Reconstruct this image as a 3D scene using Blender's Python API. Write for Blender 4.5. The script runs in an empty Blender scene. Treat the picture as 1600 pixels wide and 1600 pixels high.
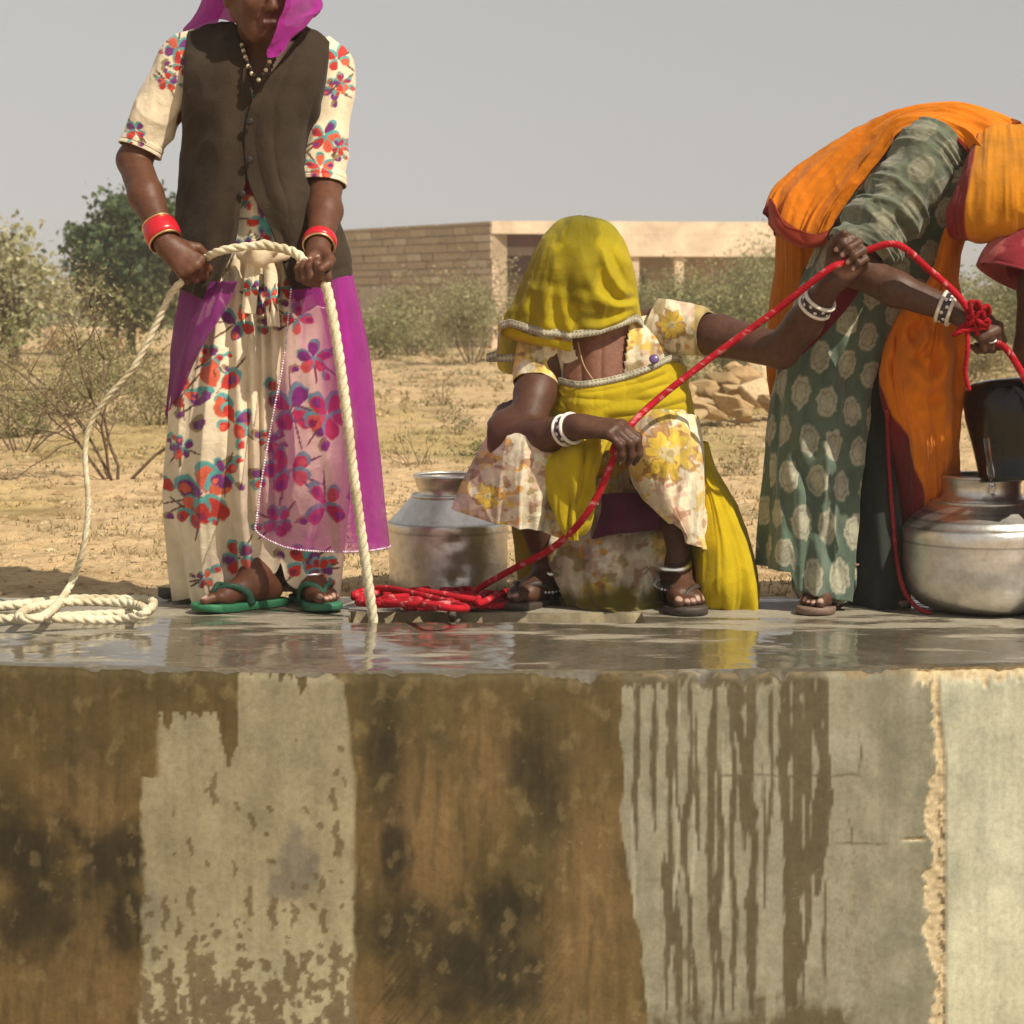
import bpy, math, random
import numpy as np
from mathutils import Vector, Matrix

# ------------------------------------------------------------------ camera, sky, sun, exposure
F, D, H, HZ = 3200.0, 5.0, 0.73, 480.0     # focal length in photo pixels, camera distance, height over the platform, horizon row
scn = bpy.context.scene
COL = scn.collection
cam = bpy.data.cameras.new("camera")
camo = bpy.data.objects.new("camera", cam)
COL.objects.link(camo)
camo.location = (0, -D, H)
camo.rotation_euler = (math.radians(90), 0, 0)
cam.sensor_width = 36
cam.lens = 72
cam.shift_y = -0.2
cam.clip_start = 0.05
cam.clip_end = 3000
scn.camera = camo
cam.dof.use_dof = True
cam.dof.focus_distance = 4.9
cam.dof.aperture_fstop = 9.0

SUN_AZ, SUN_EL = math.radians(48), math.radians(48)     # to the right of straight behind the camera, height
w = bpy.data.worlds.new("World")
scn.world = w
w.use_nodes = True
nt = w.node_tree
bg = nt.nodes["Background"]
sky = nt.nodes.new("ShaderNodeTexSky")
sky.sky_type = 'NISHITA'
sky.sun_disc = False
sky.sun_elevation = SUN_EL
sky.sun_rotation = math.pi - SUN_AZ
sky.air_density = 1.0
sky.dust_density = 0.5
sky.ozone_density = 1.0
# dusty air: the whole sky is paler and flatter towards the horizon than a clear one
tcw = nt.nodes.new("ShaderNodeTexCoord")
mpw = nt.nodes.new("ShaderNodeMapping")
mpw.inputs["Location"].default_value = (0, 0, 0.19)
mpw.inputs["Scale"].default_value = (1, 1, 0.36)
nt.links.new(tcw.outputs["Generated"], mpw.inputs[0])
nt.links.new(mpw.outputs[0], sky.inputs[0])
hs = nt.nodes.new("ShaderNodeHueSaturation")
hs.inputs["Saturation"].default_value = 0.13
nt.links.new(sky.outputs[0], hs.inputs["Color"])
tw = nt.nodes.new("ShaderNodeMix")
tw.data_type = 'RGBA'
tw.blend_type = 'MULTIPLY'
tw.inputs[0].default_value = 1.0
tw.inputs[7].default_value = (1.0, 0.96, 0.91, 1)
nt.links.new(hs.outputs[0], tw.inputs[6])
nt.links.new(tw.outputs[2], bg.inputs[0])
bg.inputs[1].default_value = 0.104
sl = bpy.data.lights.new("sun", 'SUN')
so = bpy.data.objects.new("sun", sl)
COL.objects.link(so)
sl.energy = 5.0
sl.angle = math.radians(0.6)
sl.color = (1.0, 0.90, 0.74)
tosun = Vector((math.sin(SUN_AZ) * math.cos(SUN_EL), -math.cos(SUN_AZ) * math.cos(SUN_EL), math.sin(SUN_EL)))
so.rotation_euler = tosun.to_track_quat('Z', 'Y').to_euler()
so.location = (6, -6, 8)
scn.view_settings.view_transform = 'Standard'
scn.view_settings.look = 'None'
scn.view_settings.exposure = 0.1
scn.view_settings.gamma = 1.0
scn.view_settings.use_curve_mapping = False
scn.render.engine = 'CYCLES'
scn.cycles.use_denoising = True
scn.cycles.transparent_max_bounces = 12
scn.cycles.max_bounces = 8

# ------------------------------------------------------------------ numeric helpers
A = lambda *v: np.array(v, float)

def P(x, y, Y):
    d = Y + D
    return np.array([(x - 800) / F * d, Y, H - (y - HZ) / F * d])

def topx(V):
    d = V[..., 1] + D
    return np.stack([800 + F * V[..., 0] / d, HZ + F * (H - V[..., 2]) / d], -1)

def nrm(v):
    v = np.asarray(v, float)
    return v / (np.linalg.norm(v, axis=-1, keepdims=True) + 1e-12)

def _hash(ix, iy, iz, seed):
    h = (ix * 374761393 + iy * 668265263 + iz * 2147483647 + seed * 1274126177) & 0xFFFFFFFF
    h = ((h ^ (h >> 13)) * 1274126177) & 0xFFFFFFFF
    h = ((h ^ (h >> 16)) * 2246822519) & 0xFFFFFFFF
    h = h ^ (h >> 15)
    return (h & 0xFFFFFF) / float(0x1000000)

def vn(x, y=0.0, z=0.0, seed=0):
    x, y, z = np.broadcast_arrays(np.asarray(x, float), np.asarray(y, float), np.asarray(z, float))
    fx, fy, fz = np.floor(x), np.floor(y), np.floor(z)
    ix, iy, iz = fx.astype(np.int64), fy.astype(np.int64), fz.astype(np.int64)
    u, v, t = x - fx, y - fy, z - fz
    u, v, t = u * u * (3 - 2 * u), v * v * (3 - 2 * v), t * t * (3 - 2 * t)
    r = 0
    for a in (0, 1):
        for b in (0, 1):
            for c in (0, 1):
                wgt = (u if a else 1 - u) * (v if b else 1 - v) * (t if c else 1 - t)
                r = r + wgt * _hash(ix + a, iy + b, iz + c, seed)
    return r

def fbm(x, y=0.0, z=0.0, seed=0, o=4):
    s, a, f, n = 0, 1.0, 1.0, 0
    for i in range(o):
        s = s + a * vn(np.asarray(x) * f, np.asarray(y) * f, np.asarray(z) * f, seed + i * 17)
        n += a
        a *= .5
        f *= 2.03
    return s / n

def pn(x, y, seed=0):
    """gradient noise on the plane, 0..1"""
    x, y = np.broadcast_arrays(np.asarray(x, float), np.asarray(y, float))
    x, y = .8 * x + .6 * y + seed * 3.71, -.6 * x + .8 * y + seed * 1.93
    fx, fy = np.floor(x), np.floor(y)
    ix, iy = fx.astype(np.int64), fy.astype(np.int64)
    u, v = x - fx, y - fy
    r = 0
    su, sv = u ** 3 * (u * (u * 6 - 15) + 10), v ** 3 * (v * (v * 6 - 15) + 10)
    for a in (0, 1):
        for b in (0, 1):
            t = 6.28318 * _hash(ix + a, iy + b, np.int64(0), seed)
            g = np.cos(t) * (u - a) + np.sin(t) * (v - b)
            r = r + g * (su if a else 1 - su) * (sv if b else 1 - sv)
    return np.clip(.5 + .75 * r, 0, 1)

def fbp(x, y=0.0, z=0.0, seed=0, o=4):
    s, a, f, n = 0, 1.0, 1.0, 0
    for i in range(o):
        s = s + a * (pn(np.asarray(x) * f, np.asarray(y) * f, seed + i * 17) - .5)
        n += a
        a *= .5
        f *= 2.03
    return .5 + s / n * 1.15

def sst(e0, e1, x):
    t = np.clip((x - e0) / (e1 - e0), 0, 1)
    return t * t * (3 - 2 * t)

def crw(nc, no, closed=False):
    """Catmull-Rom weights: (no, nc)"""
    W = np.zeros((no, nc))
    ts = np.linspace(0, nc, no, endpoint=False) if closed else np.linspace(0, nc - 1, no)
    for r, t in enumerate(ts):
        i = int(math.floor(t))
        if not closed and i >= nc - 1:
            i = nc - 2
        f = t - i
        b = [-.5 * f + f * f - .5 * f ** 3, 1 - 2.5 * f * f + 1.5 * f ** 3, .5 * f + 2 * f * f - 1.5 * f ** 3, -.5 * f * f + .5 * f ** 3]
        for k in range(4):
            j = i - 1 + k
            if closed:
                W[r, j % nc] += b[k]
            elif j < 0:
                W[r, 0] += 2 * b[k]
                W[r, 1] -= b[k]
            elif j > nc - 1:
                W[r, nc - 1] += 2 * b[k]
                W[r, nc - 2] -= b[k]
            else:
                W[r, j] += b[k]
    return W

def curve(pts, n, closed=False):
    return crw(len(pts), n, closed) @ np.array(pts, float)

def resample(pts, step):
    p = curve(pts, max(8, len(pts) * 24))
    s = np.r_[0, np.cumsum(np.linalg.norm(np.diff(p, axis=0), axis=1))]
    n = max(4, int(s[-1] / step) + 1)
    t = np.linspace(0, s[-1], n)
    return np.stack([np.interp(t, s, p[:, k]) for k in range(3)], -1), t

def gridnormals(V, cc=False):
    if cc:
        W = np.concatenate([V[:, -1:], V, V[:, :1]], 1)
        du = (W[:, 2:] - W[:, :-2])
    else:
        du = np.gradient(V, axis=1)
    dv = np.gradient(V, axis=0)
    return nrm(np.cross(du, dv))

def quads(nr, nc, cc=False):
    i = np.arange(nr - 1)[:, None]
    j = np.arange(nc if cc else nc - 1)[None, :]
    j2 = (j + 1) % nc
    q = np.stack([i * nc + j, i * nc + j2, (i + 1) * nc + j2, (i + 1) * nc + j], -1)
    return q.reshape(-1, 4)

def drape(ctrl, nr, nc, folds=(), crumple=None, cc=False, fine=None):
    """cloth: a spline surface through a control grid, with folds and crumples along its normal"""
    C = np.array(ctrl, float)
    V = np.einsum('ri,ijk,cj->rck', crw(C.shape[0], nr), C, crw(C.shape[1], nc, cc))
    N = gridnormals(V, cc)
    u = (np.arange(nc) / (nc if cc else nc - 1))[None, :] * np.ones((nr, 1))
    v = (np.arange(nr) / (nr - 1))[:, None] * np.ones((1, nc))
    d = np.zeros((nr, nc))
    for (a0, a1, fu, fv, seed, pw) in folds:
        sk = .35 * vn(v * 1.7, seed, seed * 3.1, seed)
        if cc:
            R = fu / (2 * math.pi)
            n = vn(np.cos(2 * math.pi * u + sk) * R, np.sin(2 * math.pi * u + sk) * R, v * fv, seed)
        else:
            n = vn((u + .25 * sk) * fu, v * fv, 0.5, seed)
        n = 1 - np.abs(2 * n - 1)
        n = n ** pw
        d += (a0 + (a1 - a0) * v) * (n - .5)
    if crumple:
        a, f, s = crumple
        d += a * (fbm(V[..., 0] * f, V[..., 1] * f, V[..., 2] * f * .7, s, 3) - .5)
    if fine:                                     # short sharp creases
        a, f, s = fine
        w0 = fbm(V[..., 0] * f * .3, V[..., 1] * f * .3, V[..., 2] * f * .3, s + 5, 2) * 2
        r = 1 - np.abs(2 * vn(V[..., 0] * f + w0, V[..., 1] * f, V[..., 2] * f * .45 + w0, s) - 1)
        r2 = 1 - np.abs(2 * vn(V[..., 0] * f * .5 - w0, V[..., 1] * f * .5, V[..., 2] * f * .3, s + 9) - 1)
        d += a * (r ** 2 * .5 + r2 ** 3 - .5) * sst(.35, .6, fbm(V[..., 0] * 6, V[..., 1] * 6, V[..., 2] * 5, s + 3, 2))
    return V + N * d[..., None]

def ring(xl, yl, xr, yr, Yc, b, n=12, sq=1.0, dY=0.0):
    """closed ring between two pixel points at depth Yc, half depth b; starts at the right, goes by the front"""
    l, r = P(xl, yl, Yc - dY), P(xr, yr, Yc + dY)
    c, a = (l + r) / 2, (r - l) / 2
    out = []
    for k in range(n):
        t = 2 * math.pi * k / n
        ct, st = math.cos(t), math.sin(t)
        ct = math.copysign(abs(ct) ** sq, ct)
        st = math.copysign(abs(st) ** sq, st)
        out.append(c + a * ct + np.array([0, -b, 0]) * st)
    return out

# ------------------------------------------------------------------ mesh and object helpers
def mk(name, V, Q, mat, parent=None, col=None, smooth=True, attrs=None, solid=0.0, autosmooth=None):
    V = np.asarray(V, float).reshape(-1, 3)
    me = bpy.data.meshes.new(name)
    polys = Q if isinstance(Q, list) else [Q]
    polys = [np.asarray(q, np.int64) for q in polys if len(q)]
    idx = np.concatenate([q.ravel() for q in polys])
    tot = np.concatenate([np.full(len(q), q.shape[1], np.int64) for q in polys])
    st = np.r_[0, np.cumsum(tot)[:-1]]
    me.vertices.add(len(V))
    me.vertices.foreach_set("co", V.ravel().astype(np.float32))
    me.loops.add(len(idx))
    me.loops.foreach_set("vertex_index", idx.astype(np.int32))
    me.polygons.add(len(tot))
    me.polygons.foreach_set("loop_start", st.astype(np.int32))
    me.polygons.foreach_set("use_smooth", np.full(len(tot), bool(smooth)))
    me.update(calc_edges=True)
    if col is not None:
        col = np.asarray(col, float).reshape(-1, 3) if np.ndim(col) > 1 else np.tile(np.asarray(col, float), (len(V), 1))
        at = me.color_attributes.new("Col", 'FLOAT_COLOR', 'POINT')
        at.data.foreach_set("color", np.c_[col, np.ones(len(V))].ravel().astype(np.float32))
    for k, a in (attrs or {}).items():
        at = me.attributes.new(k, 'FLOAT', 'POINT')
        at.data.foreach_set("value", np.asarray(a, np.float32).ravel())
    me.validate()
    if mat is not None:
        me.materials.append(mat)
    o = bpy.data.objects.new(name, me)
    COL.objects.link(o)
    if parent is not None:
        o.parent = parent
        M = Matrix.Translation(parent.location) if parent.type == 'EMPTY' else Matrix.Identity(4)
        o.matrix_parent_inverse = M.inverted()
    if solid:
        m = o.modifiers.new("thickness", 'SOLIDIFY')
        m.thickness = solid
        m.offset = 0
    return o

def thing(name, label, cat, loc=(0, 0, 0), group=None):
    o = bpy.data.objects.new(name, None)
    COL.objects.link(o)
    o.location = tuple(float(c) for c in loc)
    o.empty_display_size = .1
    return tag(o, label, cat, group)

def tag(o, label=None, cat=None, group=None, kind=None):
    if label: o["label"] = label
    if cat: o["category"] = cat
    if group: o["group"] = group
    if kind: o["kind"] = kind
    return o

def join(parts):
    """list of (V, Q) -> one (V, Q)"""
    Vs, Qs, n = [], [], 0
    for V, Q in parts:
        V = np.asarray(V).reshape(-1, 3)
        Vs.append(V)
        Qs.append(np.asarray(Q) + n)
        n += len(V)
    return np.concatenate(Vs), np.concatenate(Qs)

def tube(pts, rad, n=10, sx=1.0, cap=True, lobe=0, pitch=.05, arc=None, up=None, deep=.38):
    """swept tube; lobe = number of strands of a twisted rope"""
    p = np.asarray(pts, float)
    m = len(p)
    rad = np.broadcast_to(np.asarray(rad, float), (m,))
    T = nrm(np.gradient(p, axis=0))
    u0 = np.array(up if up is not None else ([0, 0, 1.] if abs(T[0][2]) < .9 else [0, 1., 0]))
    us = []
    u = u0
    for i in range(m):
        u = u - T[i] * np.dot(u, T[i])
        u = u / (np.linalg.norm(u) + 1e-9)
        us.append(u)
    U = np.array(us)
    B = np.cross(T, U)
    th = np.linspace(0, 2 * math.pi, n, endpoint=False)
    if lobe:
        ph = (arc if arc is not None else np.arange(m) * .004) / pitch * 2 * math.pi
        rr = 1 - deep + deep * np.abs(np.cos(lobe / 2 * th)) ** .6
        ang = th[None, :] + ph[:, None]
        R = rad[:, None] * rr[None, :]
    else:
        ang = np.tile(th, (m, 1))
        R = rad[:, None] * np.ones((1, n))
    V = p[:, None] + U[:, None] * (np.cos(ang) * R)[..., None] * sx + B[:, None] * (np.sin(ang) * R)[..., None]
    Q = quads(m, n, True)
    V = V.reshape(-1, 3)
    if cap:
        V = np.concatenate([V, p[:1], p[-1:]])
        j = np.arange(n)
        c0 = np.stack([np.full(n, m * n), (j + 1) % n, j, j], -1)
        b = (m - 1) * n
        c1 = np.stack([np.full(n, m * n + 1), b + j, b + (j + 1) % n, b + (j + 1) % n], -1)
        # quads with a doubled corner become triangles
        return V, Q, np.concatenate([c0, c1])[:, :3]
    return V, Q, np.zeros((0, 3), np.int64)

def mk_tube(name, pts, rad, mat, parent=None, col=None, **k):
    V, Q, T3 = tube(pts, rad, **k)
    return mk(name, V, [Q, T3], mat, parent, col)

def lathe(prof, n, c, axis=(0, 0, 1), closed=False):
    prof = np.array(prof, float)
    ax = nrm(np.array(axis, float))
    t = np.array([1., 0, 0]) if abs(ax[0]) < .9 else np.array([0, 1., 0])
    U = nrm(t - ax * np.dot(t, ax))
    B = np.cross(ax, U)
    th = np.linspace(0, 2 * math.pi, n, endpoint=False)
    V = np.array(c)[None, None] + ax * prof[:, None, 1:2] + prof[:, None, 0:1] * (U * np.cos(th)[None, :, None] + B * np.sin(th)[None, :, None])
    m = len(prof)
    Q = quads(m, n, True)
    if closed:
        j = np.arange(n)
        Q = np.concatenate([Q, np.stack([(m - 1) * n + j, (m - 1) * n + (j + 1) % n, (j + 1) % n, j], -1)])
    return V, Q

# ------------------------------------------------------------------ signed-distance bodies, one continuous surface each
class Body:
    def __init__(s, lo, hi, h):
        s.lo, s.h = np.array(lo, float), h
        s.n = np.ceil((np.array(hi) - s.lo) / h).astype(int) + 1
        s.f = np.full(s.n, 1.0, np.float32)
        s.spots = []

    def _win(s, lo, hi):
        a = np.clip(np.floor((lo - s.lo) / s.h).astype(int), 0, s.n)
        b = np.clip(np.ceil((hi - s.lo) / s.h).astype(int) + 1, 0, s.n)
        if np.any(b <= a):
            return None, None
        sl = tuple(slice(i, j) for i, j in zip(a, b))
        g = [s.lo[k] + s.h * np.arange(a[k], b[k]) for k in range(3)]
        return sl, (g[0][:, None, None], g[1][None, :, None], g[2][None, None, :])

    def _mix(s, sl, d, k, cut):
        f = s.f[sl]
        if cut:
            d = -d
            h = np.maximum(k - np.abs(f - d), 0) / k
            s.f[sl] = np.maximum(f, d) + h * h * k / 4
        else:
            h = np.maximum(k - np.abs(f - d), 0) / k
            s.f[sl] = np.minimum(f, d) - h * h * k / 4

    def cone(s, a, b, ra, rb=None, k=.012, cut=False):
        rb = ra if rb is None else rb
        a, b = np.array(a, float), np.array(b, float)
        m = max(ra, rb) + k + 3 * s.h
        sl, g = s._win(np.minimum(a, b) - m, np.maximum(a, b) + m)
        if sl is None: return
        ab = b - a
        L = np.dot(ab, ab) + 1e-12
        px, py, pz = g[0] - a[0], g[1] - a[1], g[2] - a[2]
        t = np.clip((px * ab[0] + py * ab[1] + pz * ab[2]) / L, 0, 1)
        d = np.sqrt((px - t * ab[0]) ** 2 + (py - t * ab[1]) ** 2 + (pz - t * ab[2]) ** 2) - (ra + (rb - ra) * t)
        s._mix(sl, d, k, cut)

    def ell(s, c, r, ax=None, k=.02, cut=False):
        c = np.array(c, float)
        ax = np.eye(3) if ax is None else np.array([nrm(v) for v in ax])
        m = max(r) + k + 3 * s.h
        sl, g = s._win(c - m, c + m)
        if sl is None: return
        p = [g[i] - c[i] for i in range(3)]
        q = [(ax[i][0] * p[0] + ax[i][1] * p[1] + ax[i][2] * p[2]) for i in range(3)]
        k0 = np.sqrt(sum((q[i] / r[i]) ** 2 for i in range(3)))
        k1 = np.sqrt(sum((q[i] / r[i] ** 2) ** 2 for i in range(3))) + 1e-9
        s._mix(sl, k0 * (k0 - 1) / k1, k, cut)

    def chain(s, pts, rad, k=.012):
        for i in range(len(pts) - 1):
            s.cone(pts[i], pts[i + 1], rad[i], rad[i + 1], k)

    def head(s, hc, f, u):
        f = nrm(f); u = nrm(np.array(u) - f * np.dot(u, f)); r = np.cross(f, u)
        ax = (r, f, u)
        at = lambda x, y, z: hc + r * x + f * y + u * z
        s.ell(at(0, -.012, .025), (.073, .093, .085), ax, .02)
        s.ell(at(0, .022, -.035), (.058, .068, .078), ax, .03)
        s.cone(at(-.018, .055, -.092), at(.018, .055, -.092), .021, k=.03)
        for e in (-1, 1):
            s.cone(at(e * .048, .0, -.045), at(e * .02, .052, -.088), .016, k=.03)
            s.ell(at(e * .038, .062, -.022), (.022, .018, .02), ax, .025)      # cheek
            s.ell(at(e * .031, .094, .012), (.017, .014, .011), ax, .012, True)
            s.ell(at(e * .031, .076, .012), (.013, .013, .012), ax, .004)
            s.cone(at(e * .012, .086, .032), at(e * .046, .074, .033), .008, k=.014)
            s.ell(at(e * .074, -.008, -.01), (.008, .018, .03), ax, .008)
            s.ell(at(e * .011, .094, -.031), (.009, .010, .008), ax, .006)
            s.spots.append((at(e * .031, .087, .012), .009, (.03, .02, .016)))
        s.cone(at(0, .084, .018), at(0, .104, -.026), .009, .012, k=.012)
        s.cone(at(-.02, .080, -.054), at(.02, .080, -.054), .0075, k=.006)
        s.cone(at(-.017, .080, -.069), at(.017, .080, -.069), .0085, k=.006)
        s.cone(at(-.019, .096, -.0615), at(.019, .096, -.0615), .0055, k=.003, cut=True)
        for x in (-.012, 0, .012):
            s.spots.append((at(x, .086, -.061), .011, (.15, .048, .040)))
        for x in (-.012, -.004, .004, .012):
            s.spots.append((at(x, .086, -.0605), .0048, (.55, .50, .40)))

    def hand(s, W, Dv, N, right, curl=(65, 75, 40), spread=4, sc=1.0, dc=(0, 0, 0, 0), thumb=(.55, .6, .55)):
        Dv = nrm(Dv); N = nrm(np.array(N, float) - Dv * np.dot(N, Dv))
        T = np.cross(Dv, N) if right else np.cross(N, Dv)
        W = np.array(W, float)
        off = [.027, .009, -.009, -.026]
        ln = [(.041, .026, .021), (.045, .029, .022), (.042, .027, .021), (.033, .021, .018)]
        kn = [.083, .086, .081, .074]
        info = []
        s.cone(W - Dv * .012, W + Dv * .02, .0235 * sc, .022 * sc, .015)
        for i in range(4):
            K = W + (Dv * kn[i] + T * off[i] - N * (.004 if i in (1, 2) else 0)) * sc
            s.cone(W + (Dv * .012 + T * off[i] * .55) * sc, K, .0165 * sc, .0118 * sc, .014)
            a = 0.0
            p = K
            rr = [.0105, .0094, .0086, .0076]
            if i == 3: rr = [x * .86 for x in rr]
            sp = math.radians(spread) * (1.5 - i)
            for j in range(3):
                a += math.radians(curl[j] + dc[i] * (1 if j < 2 else .5))
                d = nrm(Dv * math.cos(a) + N * math.sin(a) + T * math.sin(sp) * max(0, math.cos(a)))
                q = p + d * ln[i][j] * sc
                s.cone(p, q, rr[j] * sc, rr[j + 1] * sc, .0035 if j else .006)
                s.ell(p - N * 0.001, (rr[j] * 1.1 * sc,) * 3, None, .004)
                p = q
            back = nrm(Dv * math.sin(a) * 1 - N * math.cos(a))
            s.spots.append((p + back * .006 * sc, .0062, (.42, .26, .2)))
            info.append(K)
        tb = W + (Dv * .018 + T * .022 + N * .006) * sc
        t1 = tb + nrm(T * thumb[0] + Dv * .75 + N * thumb[1] * .6) * .042 * sc
        t2 = t1 + nrm(T * .15 + Dv * .85 + N * thumb[1]) * .033 * sc
        t3 = t2 + nrm(-T * thumb[2] * .5 + Dv * .75 + N * .6) * .026 * sc
        s.chain([tb, t1, t2, t3], [.0155 * sc, .0125 * sc, .0108 * sc, .0088 * sc], .007)
        s.spots.append((t3 - N * .006, .0075, (.42, .26, .2)))
        pc = W + (Dv * .05 + N * .016) * sc
        s.spots.append((pc, .034, (.27, .135, .09)))
        return dict(K=info, T=T, N=N, D=Dv, grip=W + (Dv * .078 + N * .026) * sc)

    def foot(s, An, d, right, sole=.02, sc=1.0):
        d = nrm(np.array([d[0], d[1], 0.]))
        sd = np.array([-d[1], d[0], 0.]) * (1 if right else -1)      # big-toe side
        g = lambda f, t, z: np.array([An[0], An[1], 0]) + (d * f + sd * t) * sc + np.array([0, 0, sole + z * (sc if z < .03 else 1)])
        z0 = An[2] - sole
        s.cone(An, g(-.005, 0, z0 - .01), .034 * sc, .034 * sc, .02)
        s.cone(An + A(0, 0, 0), g(-.04, 0, .026), .033, .028, .03)
        s.cone(g(-.04, 0, .025), g(.05, -.014, .02), .026 * sc, .021 * sc, .02)
        s.cone(g(.0, 0, z0 - .012), g(.095, .012, .02), .032 * sc, .022 * sc, .03)
        s.cone(g(.05, -.014, .018), g(.105, -.018, .014), .02 * sc, .015 * sc, .02)
        s.cone(g(.09, .016, .018), g(.09, -.024, .013), .018 * sc, .014 * sc, .02)
        tl = [(.022, .048, .0125), (.004, .043, .0095), (-.009, .036, .009), (-.020, .028, .0085), (-.031, .02, .008)]
        for i, (t, l, r) in enumerate(tl):
            b = g(.105 - .006 * i, t, r + .003)
            e = g(.105 - .006 * i + l, t * 1.12, r + .001)
            r = r * sc
            s.cone(b, (b + e) / 2 + A(0, 0, .004), r, r, .006)
            s.cone((b + e) / 2 + A(0, 0, .004), e, r, r * .9, .003)
            s.spots.append((e + A(0, 0, r * .9) + d * .003, r * .75, (.45, .29, .23)))
        return dict(g=g, d=d, s=sd)

    def mesh(s, name, mat, parent, base=(.125, .058, .034), seed=1):
        f, h = s.f, s.h
        sg = f < 0
        n = np.array(f.shape)
        c = [sg[i:n[0] - 1 + i, j:n[1] - 1 + j, k:n[2] - 1 + k] for i in (0, 1) for j in (0, 1) for k in (0, 1)]
        anyv = c[0].copy(); allv = c[0].copy()
        for a in c[1:]:
            anyv |= a; allv &= a
        act = np.argwhere(anyv & ~allv)
        idx = np.full(n - 1, -1, np.int32)
        idx[tuple(act.T)] = np.arange(len(act))
        pos = np.zeros((len(act), 3)); cnt = np.zeros(len(act))
        cor = [(i, j, k) for i in (0, 1) for j in (0, 1) for k in (0, 1)]
        val = {q: f[act[:, 0] + q[0], act[:, 1] + q[1], act[:, 2] + q[2]].astype(float) for q in cor}
        for a in cor:
            for ax in range(3):
                if a[ax] == 0:
                    b = list(a); b[ax] = 1; b = tuple(b)
                    m = (val[a] < 0) != (val[b] < 0)
                    t = np.where(m, val[a] / np.where(m, val[a] - val[b], 1), 0)
                    p = np.array(a, float)[None] + t[:, None] * (np.array(b, float) - np.array(a, float))[None]
                    pos += p * m[:, None]; cnt += m
        V = s.lo + (act + pos / cnt[:, None]) * h
        Q = []
        for ax in range(3):
            o1, o2 = [(1, 2), (2, 0), (0, 1)][ax]
            s0 = [slice(None)] * 3; s1 = [slice(None)] * 3
            s0[ax] = slice(0, n[ax] - 1); s1[ax] = slice(1, n[ax])
            e = np.argwhere(sg[tuple(s0)] != sg[tuple(s1)])
            ok = (e[:, o1] > 0) & (e[:, o2] > 0) & (e[:, o1] < n[o1] - 1) & (e[:, o2] < n[o2] - 1)
            e = e[ok]
            def gi(da, db):
                g = e.copy(); g[:, o1] -= da; g[:, o2] -= db
                return idx[tuple(g.T)]
            q = np.stack([gi(1, 1), gi(0, 1), gi(0, 0), gi(1, 0)], -1)
            ins = sg[tuple(e.T)]
            q[~ins] = q[~ins][:, ::-1]
            Q.append(q)
        Q = np.concatenate(Q)
        Q = Q[(Q >= 0).all(1)]
        b = np.array(base)
        nz = fbm(V[:, 0] * 22, V[:, 1] * 22, V[:, 2] * 22, seed, 3)
        col = b * (.78 + .44 * nz)[:, None]
        for (cc, r, cl) in s.spots:
            dd = np.linalg.norm(V - cc, axis=1)
            a = sst(r * 1.15, r * .75, dd)[:, None]
            col = col * (1 - a) + np.array(cl) * a
        return mk(name, V, Q, mat, parent, col)

# ------------------------------------------------------------------ materials
def newmat(name):
    m = bpy.data.materials.new(name)
    m.use_nodes = True
    nt = m.node_tree
    return m, nt, nt.nodes["Principled BSDF"], nt.nodes["Material Output"]

def nod(nt, t, **k):
    n = nt.nodes.new(t)
    for a, v in k.items():
        if a in n.inputs.keys() if hasattr(n.inputs, 'keys') else False:
            n.inputs[a].default_value = v
        else:
            setattr(n, a, v)
    return n

def noise(nt, scale, detail=4, rough=.6, vec=None):
    n = nt.nodes.new("ShaderNodeTexNoise")
    n.inputs["Scale"].default_value = scale
    n.inputs["Detail"].default_value = detail
    n.inputs["Roughness"].default_value = rough
    if vec is None:
        tc = nt.nodes.new("ShaderNodeTexCoord")
        vec = tc.outputs["Object"]
    nt.links.new(vec, n.inputs["Vector"])
    return n

def rampn(nt, fac, stops):
    r = nt.nodes.new("ShaderNodeValToRGB")
    e = r.color_ramp.elements
    while len(e) < len(stops):
        e.new(.5)
    for el, (p, c) in zip(e, stops):
        el.position = p
        el.color = (*c, 1) if len(c) == 3 else c
    nt.links.new(fac, r.inputs[0])
    return r

def mulcol(nt, a, b, fac=1.0, mode='MULTIPLY'):
    m = nt.nodes.new("ShaderNodeMix")
    m.data_type = 'RGBA'
    m.blend_type = mode
    m.inputs[0].default_value = fac
    for s, v in ((6, a), (7, b)):
        if isinstance(v, (tuple, list)):
            m.inputs[s].default_value = (*v, 1)
        else:
            nt.links.new(v, m.inputs[s])
    return m.outputs[2]

def bump(nt, b, h, strength=.3, dist=.01):
    n = nt.nodes.new("ShaderNodeBump")
    n.inputs["Strength"].default_value = strength
    n.inputs["Distance"].default_value = dist
    nt.links.new(h, n.inputs["Height"])
    nt.links.new(n.outputs[0], b.inputs["Normal"])
    return n

def vcol(nt):
    a = nt.nodes.new("ShaderNodeAttribute")
    a.attribute_name = "Col"
    return a.outputs["Color"]

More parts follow.
